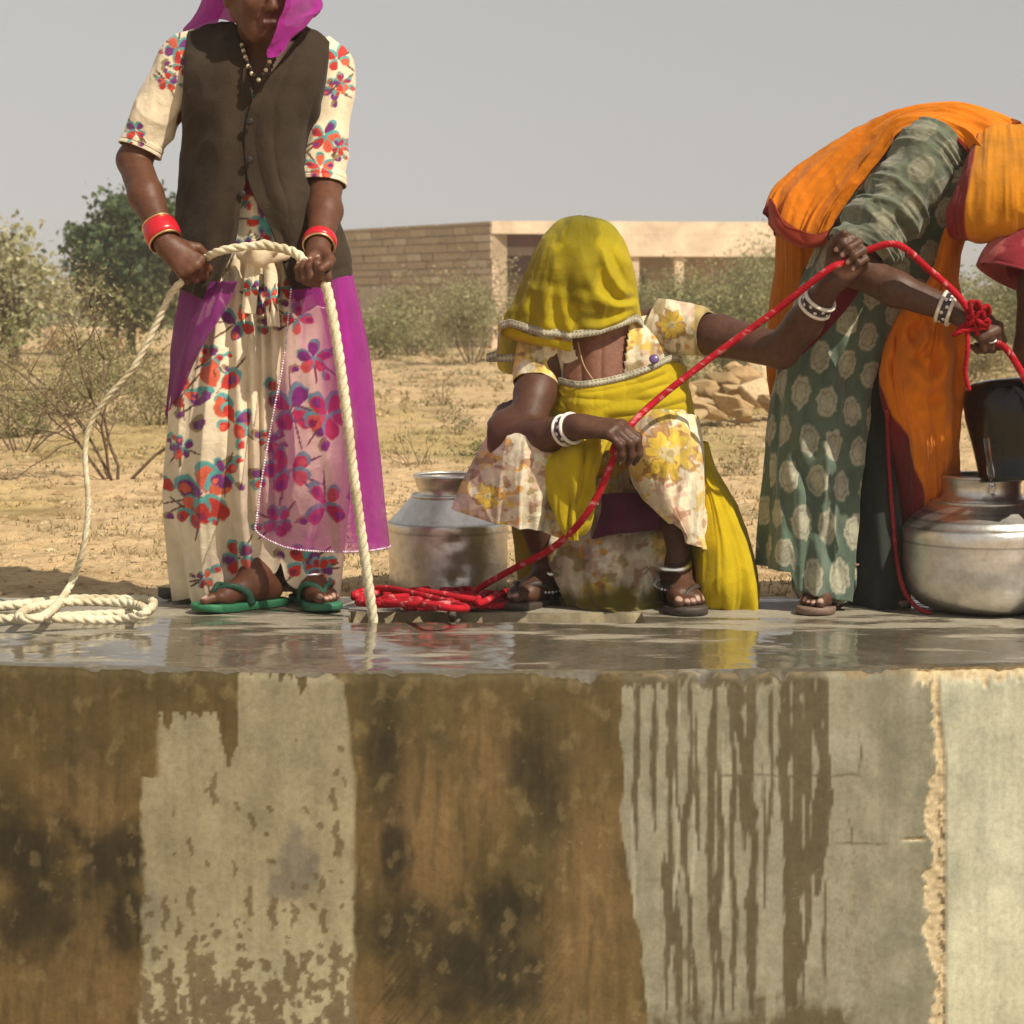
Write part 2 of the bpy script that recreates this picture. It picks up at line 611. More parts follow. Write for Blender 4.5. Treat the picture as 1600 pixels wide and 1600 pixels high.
def mat_cloth(name, rough=.85, transl=0.0, alpha=1.0, dens=False, sheen=.25, weave=900, mott=.22, spec=.2):
    m, nt, b, out = newmat(name)
    n1 = noise(nt, 14, 4)
    n2 = noise(nt, weave, 1)
    c = mulcol(nt, vcol(nt), rampn(nt, n1.outputs[0], [(.3, (1 - mott,) * 3), (.7, (1 + mott * .5,) * 3)]).outputs[0])
    nt.links.new(c, b.inputs["Base Color"])
    b.inputs["Roughness"].default_value = rough
    b.inputs["Specular IOR Level"].default_value = spec
    b.inputs["Sheen Weight"].default_value = sheen
    b.inputs["Sheen Roughness"].default_value = .5
    n3 = noise(nt, 34, 6, .68)
    n3.inputs['Distortion'].default_value = .6
    ad = nt.nodes.new("ShaderNodeMath"); ad.operation = 'MULTIPLY_ADD'
    ad.inputs[1].default_value = .12
    nt.links.new(n2.outputs[0], ad.inputs[0]); nt.links.new(n3.outputs[0], ad.inputs[2])
    bump(nt, b, ad.outputs[0], .5, .008)
    sh = b.outputs[0]
    if transl:
        t = nt.nodes.new("ShaderNodeBsdfTranslucent")
        nt.links.new(c, t.inputs[0])
        mx = nt.nodes.new("ShaderNodeMixShader"); mx.inputs[0].default_value = transl
        nt.links.new(sh, mx.inputs[1]); nt.links.new(t.outputs[0], mx.inputs[2])
        sh = mx.outputs[0]
    if alpha < 1:
        t = nt.nodes.new("ShaderNodeBsdfTransparent")
        tc = mulcol(nt, c, (1, 1, 1), .84, 'MIX')
        nt.links.new(tc, t.inputs[0])
        mx = nt.nodes.new("ShaderNodeMixShader"); mx.inputs[0].default_value = alpha
        if dens:                                   # layers of the thin cloth
            at_ = nt.nodes.new("ShaderNodeAttribute"); at_.attribute_name = "dens"
            nt.links.new(at_.outputs["Fac"], mx.inputs[0])
        nt.links.new(t.outputs[0], mx.inputs[1]); nt.links.new(sh, mx.inputs[2])
        sh = mx.outputs[0]
    nt.links.new(sh, out.inputs[0])
    return m

def mat_v(name, rough=.8, spec=.3, metal=0.0, nscale=30, bs=.3, bd=.004, var=.25, coat=0.0):
    """painted by the vertex colours, with grain"""
    m, nt, b, out = newmat(name)
    n = noise(nt, nscale, 5, .65)
    c = mulcol(nt, vcol(nt), rampn(nt, n.outputs[0], [(.3, (1 - var,) * 3), (.7, (1 + var * .6,) * 3)]).outputs[0])
    nt.links.new(c, b.inputs["Base Color"])
    b.inputs["Roughness"].default_value = rough
    b.inputs["Specular IOR Level"].default_value = spec
    b.inputs["Metallic"].default_value = metal
    b.inputs["Coat Weight"].default_value = coat
    if bs:
        bump(nt, b, n.outputs[0], bs, bd)
    return m

def mat_leaf(name):
    m, nt, b, out = newmat(name)
    c = vcol(nt)
    nt.links.new(c, b.inputs["Base Color"])
    b.inputs["Roughness"].default_value = .6
    b.inputs["Specular IOR Level"].default_value = .25
    t = nt.nodes.new("ShaderNodeBsdfTranslucent")
    nt.links.new(c, t.inputs[0])
    mx = nt.nodes.new("ShaderNodeMixShader"); mx.inputs[0].default_value = .3
    nt.links.new(b.outputs[0], mx.inputs[1]); nt.links.new(t.outputs[0], mx.inputs[2])
    nt.links.new(mx.outputs[0], out.inputs[0])
    return m

M_SKIN = mat_v("skin", .5, .33, 0, 75, .4, .002, .26)
M_CLOTH = mat_cloth("printed_cotton")
M_WOOL = mat_cloth("brown_wool", .9, sheen=.08, weave=1400, mott=.3)
M_VEIL = mat_cloth("thin_veil", .8, transl=.32, alpha=.93, sheen=.15, mott=.15)
M_SHEER = mat_cloth("sheer_veil", .8, transl=.3, alpha=.6, dens=True, sheen=.15, mott=.12)
M_ROPE = mat_v("rope_fibre", .9, .15, 0, 220, .6, .003, .25)
M_SILVER = mat_v("silver_metal", .3, .5, 1.0, 60, .2, .001, .1)
M_GLOSS = mat_v("glazed_bangle", .3, .5, 0, 60, .05, .001, .1)
M_RUBBER = mat_v("sandal_rubber", .55, .35, 0, 120, .2, .001, .25)
M_STONE = mat_v("rough_stone", .92, .15, 0, 14, .7, .02, .3)
M_LEAF = mat_leaf("leaves")
M_BARK = mat_v("bark", .95, .1, 0, 40, .6, .01, .35)
# ------------------------------------------------------------------ the setting: ground, well platform, building
GZ = -0.03          # the ground behind the platform

def ground_z(X, Y):
    X, Y = np.asarray(X, float), np.asarray(Y, float)
    low = -0.95 + (GZ + 0.95) * sst(-.55, .10, Y)
    far = sst(.6, 6, Y)
    bumps = (fbm(X * 1.3, Y * 1.3, 0, 5, 4) - .5) * (.03 + .06 * far) + (fbm(X * 6, Y * 6, 0, 9, 3) - .5) * .014
    clod = np.maximum(fbm(X * 17, Y * 17, 0, 12, 2) - .56, 0) * .05
    return low + (bumps + clod) * sst(.15, .55, Y) * (1 - .7 * sst(30, 60, Y)) + .5 * (fbm(X * .03, Y * .03, 0, 3, 2) - .5) * sst(45, 120, Y)

def mat_ground():
    m, nt, b, out = newmat("sandy_soil")
    tc = nt.nodes.new("ShaderNodeTexCoord").outputs["Object"]
    n1 = noise(nt, .55, 5, .65, tc)
    n2 = noise(nt, 3.2, 6, .7, tc)
    n3 = noise(nt, 28, 4, .7, tc)
    c1 = rampn(nt, n1.outputs[0], [(.34, (.42, .305, .175)), (.5, (.55, .40, .235)), (.66, (.48, .345, .19))])
    c2 = rampn(nt, n2.outputs[0], [(.36, (.68, .64, .57)), (.5, (1, 1, 1)), (.68, (1.12, 1.08, 1.0))])
    c3 = rampn(nt, n3.outputs[0], [(.32, (.62, .58, .5)), (.5, (1, 1, 1)), (.7, (1.15, 1.12, 1.05))])
    c = mulcol(nt, c1.outputs[0], c2.outputs[0])
    c = mulcol(nt, c, c3.outputs[0], .8)
    c = mulcol(nt, c, vcol(nt))
    nt.links.new(c, b.inputs["Base Color"])
    b.inputs["Roughness"].default_value = .95
    b.inputs["Specular IOR Level"].default_value = .1
    bump(nt, b, n3.outputs[0], .7, .03)
    return m

def axis_grid(segs):
    out = []
    for a, b, n in segs:
        out.append(np.linspace(a, b, n, endpoint=False))
    out.append([segs[-1][1]])
    return np.concatenate(out)

gx = axis_grid([(-700, -60, 10), (-60, -14, 24), (-14, -3.2, 110), (-3.2, 3.2, 260), (3.2, 14, 110), (14, 60, 24), (60, 700, 10)])
gy = axis_grid([(-60, -6, 12), (-6, -.6, 14), (-.6, .16, 16), (.16, 4, 190), (4, 14, 190), (14, 45, 160), (45, 150, 40), (150, 860, 14)])
GX, GY = np.meshgrid(gx, gy)
GZZ = ground_z(GX, GY)
green = sst(.55, .68, fbm(GX * .5, GY * .33, 0, 44, 4))[..., None] * sst(1, 3, GY)[..., None]
gc = np.ones(GX.shape + (3,)) * (1 - green) + green * A(.80, .83, .68)
ground = mk("ground", np.stack([GX, GY, GZZ], -1), quads(len(gy), len(gx)), mat_ground(), col=gc.reshape(-1, 3))
ground["kind"] = "structure"

# ---------------------------------------------------------------- stained concrete well platform
def front_y(X):
    return -.902 + np.asarray(X, float) ** 2 / 11

def mat_wall():
    m, nt, b, out = newmat("stained_concrete")
    n1 = noise(nt, 9, 6, .65)
    n2 = noise(nt, 90, 4, .7)
    mp = nt.nodes.new("ShaderNodeMapping"); mp.inputs["Scale"].default_value = (26, 26, 2.2)
    tc = nt.nodes.new("ShaderNodeTexCoord"); nt.links.new(tc.outputs["Object"], mp.inputs[0])
    n3 = noise(nt, 1.0, 5, .6, mp.outputs[0])
    c = mulcol(nt, vcol(nt), rampn(nt, n1.outputs[0], [(.3, (.8, .8, .78)), (.7, (1.15, 1.14, 1.12))]).outputs[0])
    c = mulcol(nt, c, rampn(nt, n2.outputs[0], [(.3, (.8, .79, .77)), (.6, (1.08, 1.08, 1.08))]).outputs[0], .8)
    c = mulcol(nt, c, rampn(nt, n3.outputs[0], [(.35, (.82, .81, .8)), (.62, (1.08, 1.08, 1.07))]).outputs[0], .7)
    nt.links.new(c, b.inputs["Base Color"])
    a = nt.nodes.new("ShaderNodeAttribute"); a.attribute_name = "wet"
    mr = nt.nodes.new("ShaderNodeMapRange"); mr.inputs["To Min"].default_value = .9; mr.inputs["To Max"].default_value = .5
    nt.links.new(a.outputs["Fac"], mr.inputs["Value"]); nt.links.new(mr.outputs[0], b.inputs["Roughness"])
    b.inputs["Specular IOR Level"].default_value = .28
    bump(nt, b, n2.outputs[0], .25, .002)
    return m

def mat_slab():
    m, nt, b, out = newmat("wet_concrete")
    tc = nt.nodes.new("ShaderNodeTexCoord").outputs["Object"]
    mp = nt.nodes.new("ShaderNodeMapping"); mp.inputs["Scale"].default_value = (.9, 3.2, 1)
    nt.links.new(tc, mp.inputs[0])
    n1 = noise(nt, 2.6, 6, .62, mp.outputs[0])
    n2 = noise(nt, 60, 5, .7, tc)
    n4 = noise(nt, 5, 4, .6, tc)
    dry = rampn(nt, n4.outputs[0], [(.3, (.23, .205, .16)), (.7, (.36, .325, .25))])
    wetc = rampn(nt, n4.outputs[0], [(.3, (.085, .075, .05)), (.7, (.15, .13, .095))])
    sx = nt.nodes.new("ShaderNodeSeparateXYZ"); nt.links.new(tc, sx.inputs[0])
    my = nt.nodes.new("ShaderNodeMapRange")
    for k_, v_ in (("From Min", -.62), ("From Max", -.05), ("To Min", -.10), ("To Max", .07)): my.inputs[k_].default_value = v_
    nt.links.new(sx.outputs["Y"], my.inputs["Value"])
    ad = nt.nodes.new("ShaderNodeMath"); ad.operation = 'ADD'
    nt.links.new(n1.outputs[0], ad.inputs[0]); nt.links.new(my.outputs[0], ad.inputs[1])
    mask = rampn(nt, ad.outputs[0], [(.47, (0, 0, 0)), (.55, (1, 1, 1))])
    c = nt.nodes.new("ShaderNodeMix"); c.data_type = 'RGBA'
    nt.links.new(mask.outputs[0], c.inputs[0]); nt.links.new(wetc.outputs[0], c.inputs[6]); nt.links.new(dry.outputs[0], c.inputs[7])
    c2 = mulcol(nt, c.outputs[2], rampn(nt, n2.outputs[0], [(.3, (.75,) * 3), (.7, (1.15,) * 3)]).outputs[0])
    nt.links.new(c2, b.inputs["Base Color"])
    r = nt.nodes.new("ShaderNodeMapRange"); r.inputs["To Min"].default_value = .05; r.inputs["To Max"].default_value = .55
    nt.links.new(mask.outputs[0], r.inputs["Value"]); nt.links.new(r.outputs[0], b.inputs["Roughness"])
    b.inputs["Specular IOR Level"].default_value = .6
    s = nt.nodes.new("ShaderNodeMath"); s.operation = 'MULTIPLY_ADD'; s.inputs[1].default_value = .35; s.inputs[2].default_value = .05
    nt.links.new(mask.outputs[0], s.inputs[0])
    bn = bump(nt, b, n2.outputs[0], .2, .004)
    nt.links.new(s.outputs[0], bn.inputs["Strength"])
    return m

M_WALL, M_SLAB = mat_wall(), mat_slab()
plat = thing("well_platform", "stained curved concrete well platform with wet top and dripping front wall", "well platform", (0, -.3, 0))

HX0, HX1, HYF, HYN = -.385, .31, -.103, -.262
px_ = axis_grid([(-1.9, -1.3, 20), (-1.3, HX0, 190), (HX0, HX1, 150), (HX1, 1.3, 200), (1.3, 1.9, 20)])
ya = axis_grid([(.157, HYF, 26), (HYF, HYN, 16)])
nb = 60
rows = []
for y in ya:
    rows.append(np.stack([px_, np.full_like(px_, y)], -1))
fy = front_y(px_)
for k in range(1, nb + 1):
    t = k / nb
    rows.append(np.stack([px_, HYN + (fy - HYN) * t], -1))
R2 = np.array(rows)
X_, Y_ = R2[..., 0].copy(), R2[..., 1].copy()
# uneven rim of the shaft, uneven front and back edges
wob = (fbm(X_ * 14, Y_ * 14, 0, 3, 3) - .5)
Z_ = (fbm(X_ * 2.2, Y_ * 5, 0, 8, 3) - .5) * .004 + (fbm(X_ * 20, Y_ * 20, 0, 18, 3) - .5) * .0022
iF = 26; iN = 42; jL = int(np.argmin(abs(px_ - HX0))); jR = int(np.argmin(abs(px_ - HX1)))
Y_[0] += (fbm(px_ * 9, 0, 0, 31, 3) - .5) * .03
for i in (iF, iN):
    Y_[i] += (fbm(px_ * 12, i, 0, 32, 3) - .5) * .018
chip = np.maximum(fbm(px_ * 26, 2.2, 0, 33, 4) - .5, 0) * .034
chip *= 1 + 1.4 * sst(.0, .3, px_) * (1 - sst(.75, .85, px_))
Z_[-1] -= .004 + chip
Z_[-2] -= .0015 + chip * .35
Vs = np.stack([X_, Y_, Z_], -1)
nr, nc = X_.shape
Q = quads(nr, nc).reshape(nr - 1, nc - 1, 4)
keep = np.ones((nr - 1, nc - 1), bool)
keep[iF:iN, jL:jR] = False
mk("slab", Vs, Q[keep][:, ::-1], M_SLAB, plat)
# the shaft
rim = np.concatenate([Vs[iF, jL:jR + 1], Vs[iF + 1:iN + 1, jR], Vs[iN, jL:jR][::-1], Vs[iF + 1:iN, jL][::-1]])
SR = []
for k, dz in enumerate([0, .006, .02, .05, .1, .2, .4, .8]):
    r = rim.copy(); r[:, 2] -= dz
    r += (fbm(r[:, 0:1] * 25, r[:, 1:2] * 25, dz * 40, 71, 3) - .5) * A(.006, .008, 0) * (k > 0)
    SR.append(r)
SR = np.array(SR)
sc_ = A(.44, .37, .24) * (.45 + .7 * fbm(SR[..., 0] * 16, SR[..., 2] * 3, 0, 72, 4))[..., None]
mk("shaft", SR, quads(len(SR), len(rim), True), M_WALL, plat, sc_.reshape(-1, 3), attrs={"wet": np.full(SR.shape[:2], .3).ravel()})

# front wall, painted stain by stain
wx = px_.copy()
nh = 250
zz = np.r_[0, .0035, .008, .014, np.linspace(.02, .80, nh), np.linspace(.84, 1.0, 4)]
edge = Vs[-1]
WX = np.tile(wx, (len(zz), 1))
WZ = edge[None, :, 2] - zz[:, None] * (1.0)
out_ = sst(0, .015, zz)[:, None] * .004
WY = np.tile(front_y(wx), (len(zz), 1)) - out_
WY += (fbm(WX * 6, WZ * 6, 0, 41, 4) - .5) * .005 * sst(0, .03, zz)[:, None]
WV = np.stack([WX, WY, WZ], -1)
q = topx(WV)
x, y = q[..., 0], q[..., 1]
n1 = fbp(x / 60, y / 60, 0, 1, 5) - .5
n2 = fbp(x / 18, y / 26, 0, 2, 4) - .5
nv = fbp(x / 10, y / 140, 0, 4, 4) - .5
n5 = fbp(x / 42, y / 60, 0, 16, 5) - .5
def blob(cx, cy, rx, ry, soft=.6, wv=.8):
    d = np.sqrt(((x - cx) / rx) ** 2 + ((y - cy) / ry) ** 2) + n1 * wv * 1.1 + n2 * wv * .6 + n5 * wv * 1.4
    return sst(1 + soft, 1 - soft, d)[..., None]
mixc = lambda c, cl, a: c * (1 - a) + np.array(cl) * a
lr = fbp(x / 170, y / 150, 0, 6, 4)
c = A(.150, .098, .042) * np.ones(x.shape + (1,))
c = mixc(c, (.180, .120, .062), sst(.45, .66, lr)[..., None] * .65)
c = mixc(c, (.105, .076, .036), sst(.5, .30, lr)[..., None])
c = mixc(c, (.115, .082, .040), sst(1200, 1040, y + 80 * n1)[..., None] * .8)
for b_ in [(130, 1260, 75, 70, .5), (110, 1520, 110, 110, .5), (660, 1280, 60, 120, .6), (930, 1360, 55, 130, .6), (640, 1330, 70, 80, .6), (900, 1500, 50, 90, .6), (560, 1590, 90, 40, .5), (760, 1200, 40, 90, .7)]:
    c = mixc(c, (.235, .145, .078), blob(*b_) * .6)
for b_ in [(40, 1330, 75, 65, .5), (185, 1345, 60, 60, .5), (200, 1440, 38, 60, .5), (50, 1440, 70, 50, .7), (770, 1420, 55, 40, .6), (720, 1520, 100, 70, .7), (800, 1490, 50, 80, .7), (615, 1330, 22, 60, .6), (845, 1210, 40, 80, .8), (640, 1440, 50, 40, .8), (600, 1200, 25, 90, .8)]:
    c = mixc(c, (.030, .024, .014), blob(*b_) * .88)
st2 = fbp(x / 14, y / 260, 0, 63, 4)
c = c * (.80 + .40 * st2)[..., None]
c = mixc(c, (.085, .062, .032), (sst(.56, .72, fbp(x / 22, y / 120, 0, 64, 4)) * .55)[..., None])
c = mixc(c, (.26, .19, .11), (sst(.60, .72, fbp(x / 30, y / 45, 0, 65, 5)) * .45)[..., None])
streak = fbp((x * .8 + y * .6) / 5, (y * .8 - x * .6) / 90, 0, 61, 3)
c = mixc(c, (.06, .045, .024), (sst(.55, .68, streak) * sst(1380, 1450, y) * sst(560, 600, x) * sst(900, 840, x))[..., None] * .6)
# pale dry patch on the left
jg = 16 * n1 + 26 * nv
xl = np.where(y < 1215 + 20 * n1, 246, 222) + 14 * n1 + 8 * n2
xr = 538 + 16 * sst(1060, 1260, y) + 10 * n1 + 4 * n2
ty = np.where(x < 342, 1112, np.where(x < 372, 1112 + 85 * np.clip(1 - np.abs(x - 358) / 16, 0, 1) ** .5, 1047))
ty = ty + 34 * np.clip(1 - np.abs(x - 470) / 11, 0, 1) + 18 * np.clip(1 - np.abs(x - 441) / 7, 0, 1) + 16 * sst(505, 535, x) + 22 * sst(300, 250, x) * (nv > 0) + 60 * np.maximum(nv, 0) * 1.2
sw = 2 + 5 * vn(y / 50, x * 0, 0, 19)
pale = sst(-sw, sw, x - xl) * sst(sw, -sw, x - xr) * sst(-2, 2, y - ty)
gcol = A(.300, .262, .172) * (.86 + .3 * fbp(x / 40, y / 70, 0, 15, 5))[..., None]
gcol = mixc(gcol, (.40, .37, .25), (sst(1380, 1560, y + 60 * n1) * .75)[..., None])
gcol = mixc(gcol, (.27, .24, .165), sst(1320, 1120, y)[..., None] * .6)
gcol = mixc(gcol, (.175, .155, .125), blob(462, 1360, 36, 52, .3, .9) * .85)
gcol = mixc(gcol, (.19, .175, .14), blob(235, 1420, 14, 70, .4, 1) * .6)
ds_ = np.random.RandomState(21)
spots = np.zeros_like(x)
for k in range(230):
    cy = 1620 - abs(ds_.normal()) * 115; cx = ds_.uniform(222, 560)
    if k < 26: cy = ds_.uniform(1150, 1450)
    rx = ds_.uniform(2.0, 6.5) * (1 + max(0, cy - 1450) / 180); ry = rx * ds_.choice([1.0, 1.2, 1.6, 3.2, 4.5], p=[.3, .25, .2, .15, .1])
    mm = (np.abs(x - cx) < 3 * rx) & (np.abs(y - cy) < 3 * ry)
    if not mm.any(): continue
    xx_, yy_ = x[mm], y[mm]
    d = np.sqrt(((xx_ - cx - 2.5 * np.sin(yy_ / 6 + k)) / rx) ** 2 + ((yy_ - cy) / ry) ** 2) + .9 * (pn(xx_ / 7, yy_ / 9, 51) - .5)
    spots[mm] = np.maximum(spots[mm], sst(1.08, .86, d))
gcol = mixc(gcol, (.150, .112, .062), spots[..., None] * .88)
c = c * (1 - pale[..., None]) + gcol * pale[..., None]
# grey streaked part on the right
xg = 972 + 40 * sst(1250, 1600, y) + 16 * n1 + 8 * n2 + 24 * nv * sst(1300, 1050, y)
grey = sst(-2, 2, x - xg)
g2 = A(.258, .244, .182) * (.84 + .34 * fbp(x / 36, y / 80, 0, 25, 5))[..., None]
g2 = mixc(g2, (.30, .29, .235), sst(.5, .7, fbp(x / 70, y / 90, 0, 26, 3))[..., None] * .6)
g2 = mixc(g2, (.215, .205, .155), (sst(1340, 1400, x) * sst(.42, .6, fbp(x / 60, y / 60, 0, 27, 4)))[..., None] * .8)
drip = np.zeros_like(x)
drl = [(1000, 1070, 1330, 11), (1022, 1070, 1300, 6), (1046, 1055, 1580, 8), (1060, 1055, 1400, 5), (1075, 1065, 1570, 7), (1090, 1100, 1330, 5), (1112, 1055, 1600, 9), (1126, 1190, 1600, 8), (1146, 1058, 1580, 7), (1160, 1055, 1330, 11), (1177, 1055, 1600, 11), (1192, 1190, 1420, 4), (1203, 1080, 1350, 5),
       (1226, 1055, 1600, 11), (1243, 1055, 1600, 12), (1262, 1055, 1500, 11), (1283, 1055, 1400, 16), (1296, 1060, 1250, 12), (1288, 1370, 1560, 5), (1340, 1140, 1212, 5), (1326, 1262, 1322, 5), (1037, 1330, 1440, 13), (1060, 1400, 1600, 11), (1085, 1480, 1600, 14), (1310, 1350, 1380, 5), (1254, 1440, 1560, 5)]
dr_ = np.random.RandomState(3)
drl += [(dr_.uniform(985, 1330), dr_.uniform(1062, 1250), dr_.uniform(1280, 1590), dr_.uniform(2.5, 5)) for _ in range(1)]
for k, (cx, y0, y1, hw) in enumerate(drl):
    cxx = cx + 8 * (vn(y / 110, k * 3.3, 0, 5) - .5) * 2 + 2.5 * (vn(y / 24, k, 0, 6) - .5)
    wd = .88 * hw * (.40 + .75 * vn(y / 90, k * 7.7, 0, 7)) * (.35 + .65 * sst(y1, y1 - 90, y)) * (.25 + .75 * sst(y0, y0 + 55, y)) if y0 > 1090 else .88 * hw * (.40 + .75 * vn(y / 90, k * 7.7, 0, 7)) * (.35 + .65 * sst(y1, y1 - 90, y))
    wd = wd * (1 + .8 * (pn(x / 9, y / 30, 14) - .5))
    m = sst(wd + 1.2, wd - 1.2, np.abs(x - cxx)) * sst(y1 + 3, y1 - 3, y) * sst(y0 - 8, y0 + 8, y + 12 * (vn(x / 4, 0, k, 3) - .5))
    drip = np.maximum(drip, m)
lite = np.zeros_like(x)
for k in range(7):
    cx = dr_.uniform(985, 1330); y0, y1 = dr_.uniform(1070, 1300), dr_.uniform(1330, 1560)
    cxx = cx + 7 * (vn(y / 100, k * 5.1, 0, 8) - .5) * 2
    lite = np.maximum(lite, sst(4.5, 2, np.abs(x - cxx)) * sst(y0, y0 + 20, y) * sst(y1, y1 - 40, y))
g2 = mixc(g2, (.40, .385, .30), lite[..., None] * .6)
drip = np.maximum(drip, sst(4, -4, y - (1072 + 50 * nv + 30 * n1)) * sst(1300, 1250, x + 30 * n1))
drip = np.maximum(drip, sst(-25, 25, y - (1575 - 130 * n1 + 60 * nv)) * sst(1345, 1320, x + 40 * n1) * sst(1005, 1030, x))
sp = sst(.66, .70, fbp(x / 9, y / 20, 0, 81, 2)) * sst(1250, 1300, x) * sst(1400, 1340, x) * sst(1280, 1340, y)
drip = np.maximum(drip, sp * .3)
g2 = mixc(g2, (.098, .078, .044), drip[..., None] * .93)
for ly, a_, b_ in ((1212, 1100, 1360), (1318, 1290, 1400)):
    ln = sst(3.0, .8, np.abs(y - ly + 10 * n1 + 5 * n2)) * sst(a_, a_ + 30, x) * sst(b_, b_ - 30, x)
    g2 = mixc(g2, (.12, .10, .065), ln[..., None] * .7)
c = c * (1 - grey[..., None]) + g2 * grey[..., None]
# pale plaster at the right with a broken seam
wseam = 7 + 16 * sst(1190, 1240, y) * sst(1530, 1480, y) * (.5 + vn(y / 28, 3, 0, 9)) + 8 * sst(1540, 1580, y)
xs1 = 1478 + 3 * n1 - 10 * sst(1220, 1080, y)
xs0 = xs1 - wseam - 22 * (fbp(y / 22, 1.5, 0, 91, 3) - .5) + 6 * n2 - 6
cream = sst(-2, 2, x - xs1)
cr = A(.50, .50, .395) * (.84 + .26 * fbp(x / 50, y / 110, 0, 35, 5))[..., None]
cr = mixc(cr, (.39, .395, .325), sst(.5, .68, fbp(x / 36, y / 60, 0, 36, 4))[..., None] * .6)
cr = mixc(cr, (.56, .54, .40), sst(1320, 1560, y)[..., None] * .5)
c = c * (1 - cream[..., None]) + cr * cream[..., None]
seam = sst(-1.5, 1.5, x - xs0) * sst(1.5, -1.5, x - xs1)
topch = sst(5, -5, y - (1062 + 40 * nv + 22 * n1)) * sst(1420, 1440, x)
seam = np.maximum(seam, topch)
tip = sst(3.5, 1, np.abs(y - 1312 + 6 * n2)) * sst(1405, 1415, x + 20 * n2) * sst(1450, 1440, x)
seam = np.maximum(seam, tip)
scol = A(.60, .49, .32) * (.6 + .75 * fbp(x / 9, y / 9, 0, 37, 3))[..., None]
scol = mixc(scol, (.12, .085, .045), (sst(.52, .62, fbp(x / 7, y / 14, 0, 38, 3)) * sst(9, 3, np.abs(x - xs1 + 6)) * sst(1230, 1260, y))[..., None] * .9)
c = c * (1 - seam[..., None]) + scol * seam[..., None]
# flaked lip along the top edge
lip = sst(7, 0, y - (1054 + 24 * n1 + 14 * n2)) * sst(800, 860, x) * sst(1440, 1400, x)
c = mixc(c, (.26, .19, .105), lip[..., None] * sst(.42, .55, fbp(x / 30, y / 20, 0, 39, 3))[..., None] * .75)
nick = sst(.80, .83, fbp(x / 5, y / 9, 0, 95, 2)) * sst(.70, .74, vn(x / 40, y / 40, 0, 96))
c = mixc(c, (.48, .40, .26), nick[..., None] * .2)
WY += .006 * seam * (.4 + fbm(x / 8, y / 8, 0, 97, 3)) + .0010 * (fbm(x / 14, y / 14, 0, 98, 3) - .5)
WV[..., 1] = WY
WV[0] = edge
browns = ((1 - pale) * (1 - grey))[..., None]
c = c * (1 - browns) + c * A(.66, .70, .58) * browns
c = c * A(.83, .85, .84) * (1 - browns) + c * browns
wet = np.clip(drip * grey * (1 - cream) + .55 * (1 - pale) * (1 - grey), 0, 1)
mk("front_wall", WV, quads(len(zz), len(wx))[:, ::-1], M_WALL, plat, c.reshape(-1, 3) * 1.08, attrs={"wet": wet.ravel()})
# ends and back of the platform
for sx in (-1, 1):
    j = 0 if sx < 0 else -1
    top = Vs[:, j]
    bot = top.copy(); bot[:, 2] = -1.0
    S_ = np.stack([top, (top + bot) / 2, bot])
    mk("end_wall", S_, quads(3, len(top)), M_WALL, plat, A(.26, .22, .14), attrs={"wet": np.zeros(S_.shape[:2]).ravel()})
bt = Vs[0]
bb = bt.copy(); bb[:, 2] = -.5
mk("back_wall", np.stack([bt, bb]), quads(2, len(bt)), M_WALL, plat, A(.26, .22, .14), attrs={"wet": np.zeros(2 * len(bt))})

# ---------------------------------------------------------------- unfinished building behind
def box(c, s, j=0.0, rnd=None):
    c, s = np.array(c, float), np.array(s, float) / 2
    k = np.array([(a, b, d) for a in (-1, 1) for b in (-1, 1) for d in (-1, 1)], float)
    V = c + k * s
    if j: V += rnd.uniform(-j, j, V.shape)
    Q = np.array([(0, 1, 3, 2), (4, 6, 7, 5), (0, 4, 5, 1), (2, 3, 7, 6), (0, 2, 6, 4), (1, 5, 7, 3)])
    return V, Q

BD = 37.0
M_MORTAR = mat_v("mortar", .95, .1, 0, 2.5, .5, .02, .3)
M_BLOCK = mat_v("sandstone_block", .95, .1, 0, 5, .6, .02, .28)
M_PLASTER = mat_v("sunlit_plaster", .9, .15, 0, 2.2, .6, .03, .26)
corner = P(768, 545, BD - D); corner[2] = GZ
house = thing("unfinished_building", "low unfinished stone and plaster building with an open verandah behind the women", "building", corner)
def bgpt(px, py, Y): return P(px, py, Y)
cY = BD - D
ztop = P(768, 345, cY)[2]
wl = nrm(A(-2.9, 3.9, 0))              # along the shaded stone wall, away from the corner
wn = A(wl[1], -wl[0], 0) * -1
if wn[1] > 0: wn = -wn
Lw = 6.2
rs = np.random.RandomState(5)
def wallbox(s0, s1, z0, z1, d0, d1):
    """box along the stone wall: s along, d outwards"""
    V = []
    for s in (s0, s1):
        for d in (d0, d1):
            for z in (z0, z1):
                V.append(A(corner[0], corner[1], 0) + wl * s + wn * d + A(0, 0, z))
    V = np.array(V)
    Q = np.array([(0, 1, 3, 2), (4, 6, 7, 5), (0, 4, 5, 1), (2, 3, 7, 6), (0, 2, 6, 4), (1, 5, 7, 3)])
    return V, Q
V, Q = wallbox(0.0, Lw, -.3, ztop - .02, -.35, -.025)
wallo = mk("stone_wall", V, Q, M_MORTAR, house, A(.42, .32, .215), smooth=False)
blk = []
for k in range(6):
    V, Q = box((0, 0, 0), (1, 1, 1), .035, rs)
    me = bpy.data.meshes.new("stone_block")
    me.from_pydata([tuple(v) for v in V], [], [tuple(q) for q in Q])
    tint = [A(.50, .39, .27), A(.46, .35, .235), A(.54, .43, .30), A(.49, .37, .25), A(.44, .34, .245), A(.60, .50, .37)][k]
    at = me.color_attributes.new("Col", 'FLOAT_COLOR', 'POINT')
    at.data.foreach_set("color", np.tile(np.r_[tint, 1], len(V)).astype(np.float32))
    me.materials.append(M_BLOCK)
    blk.append(me)
rh = .152
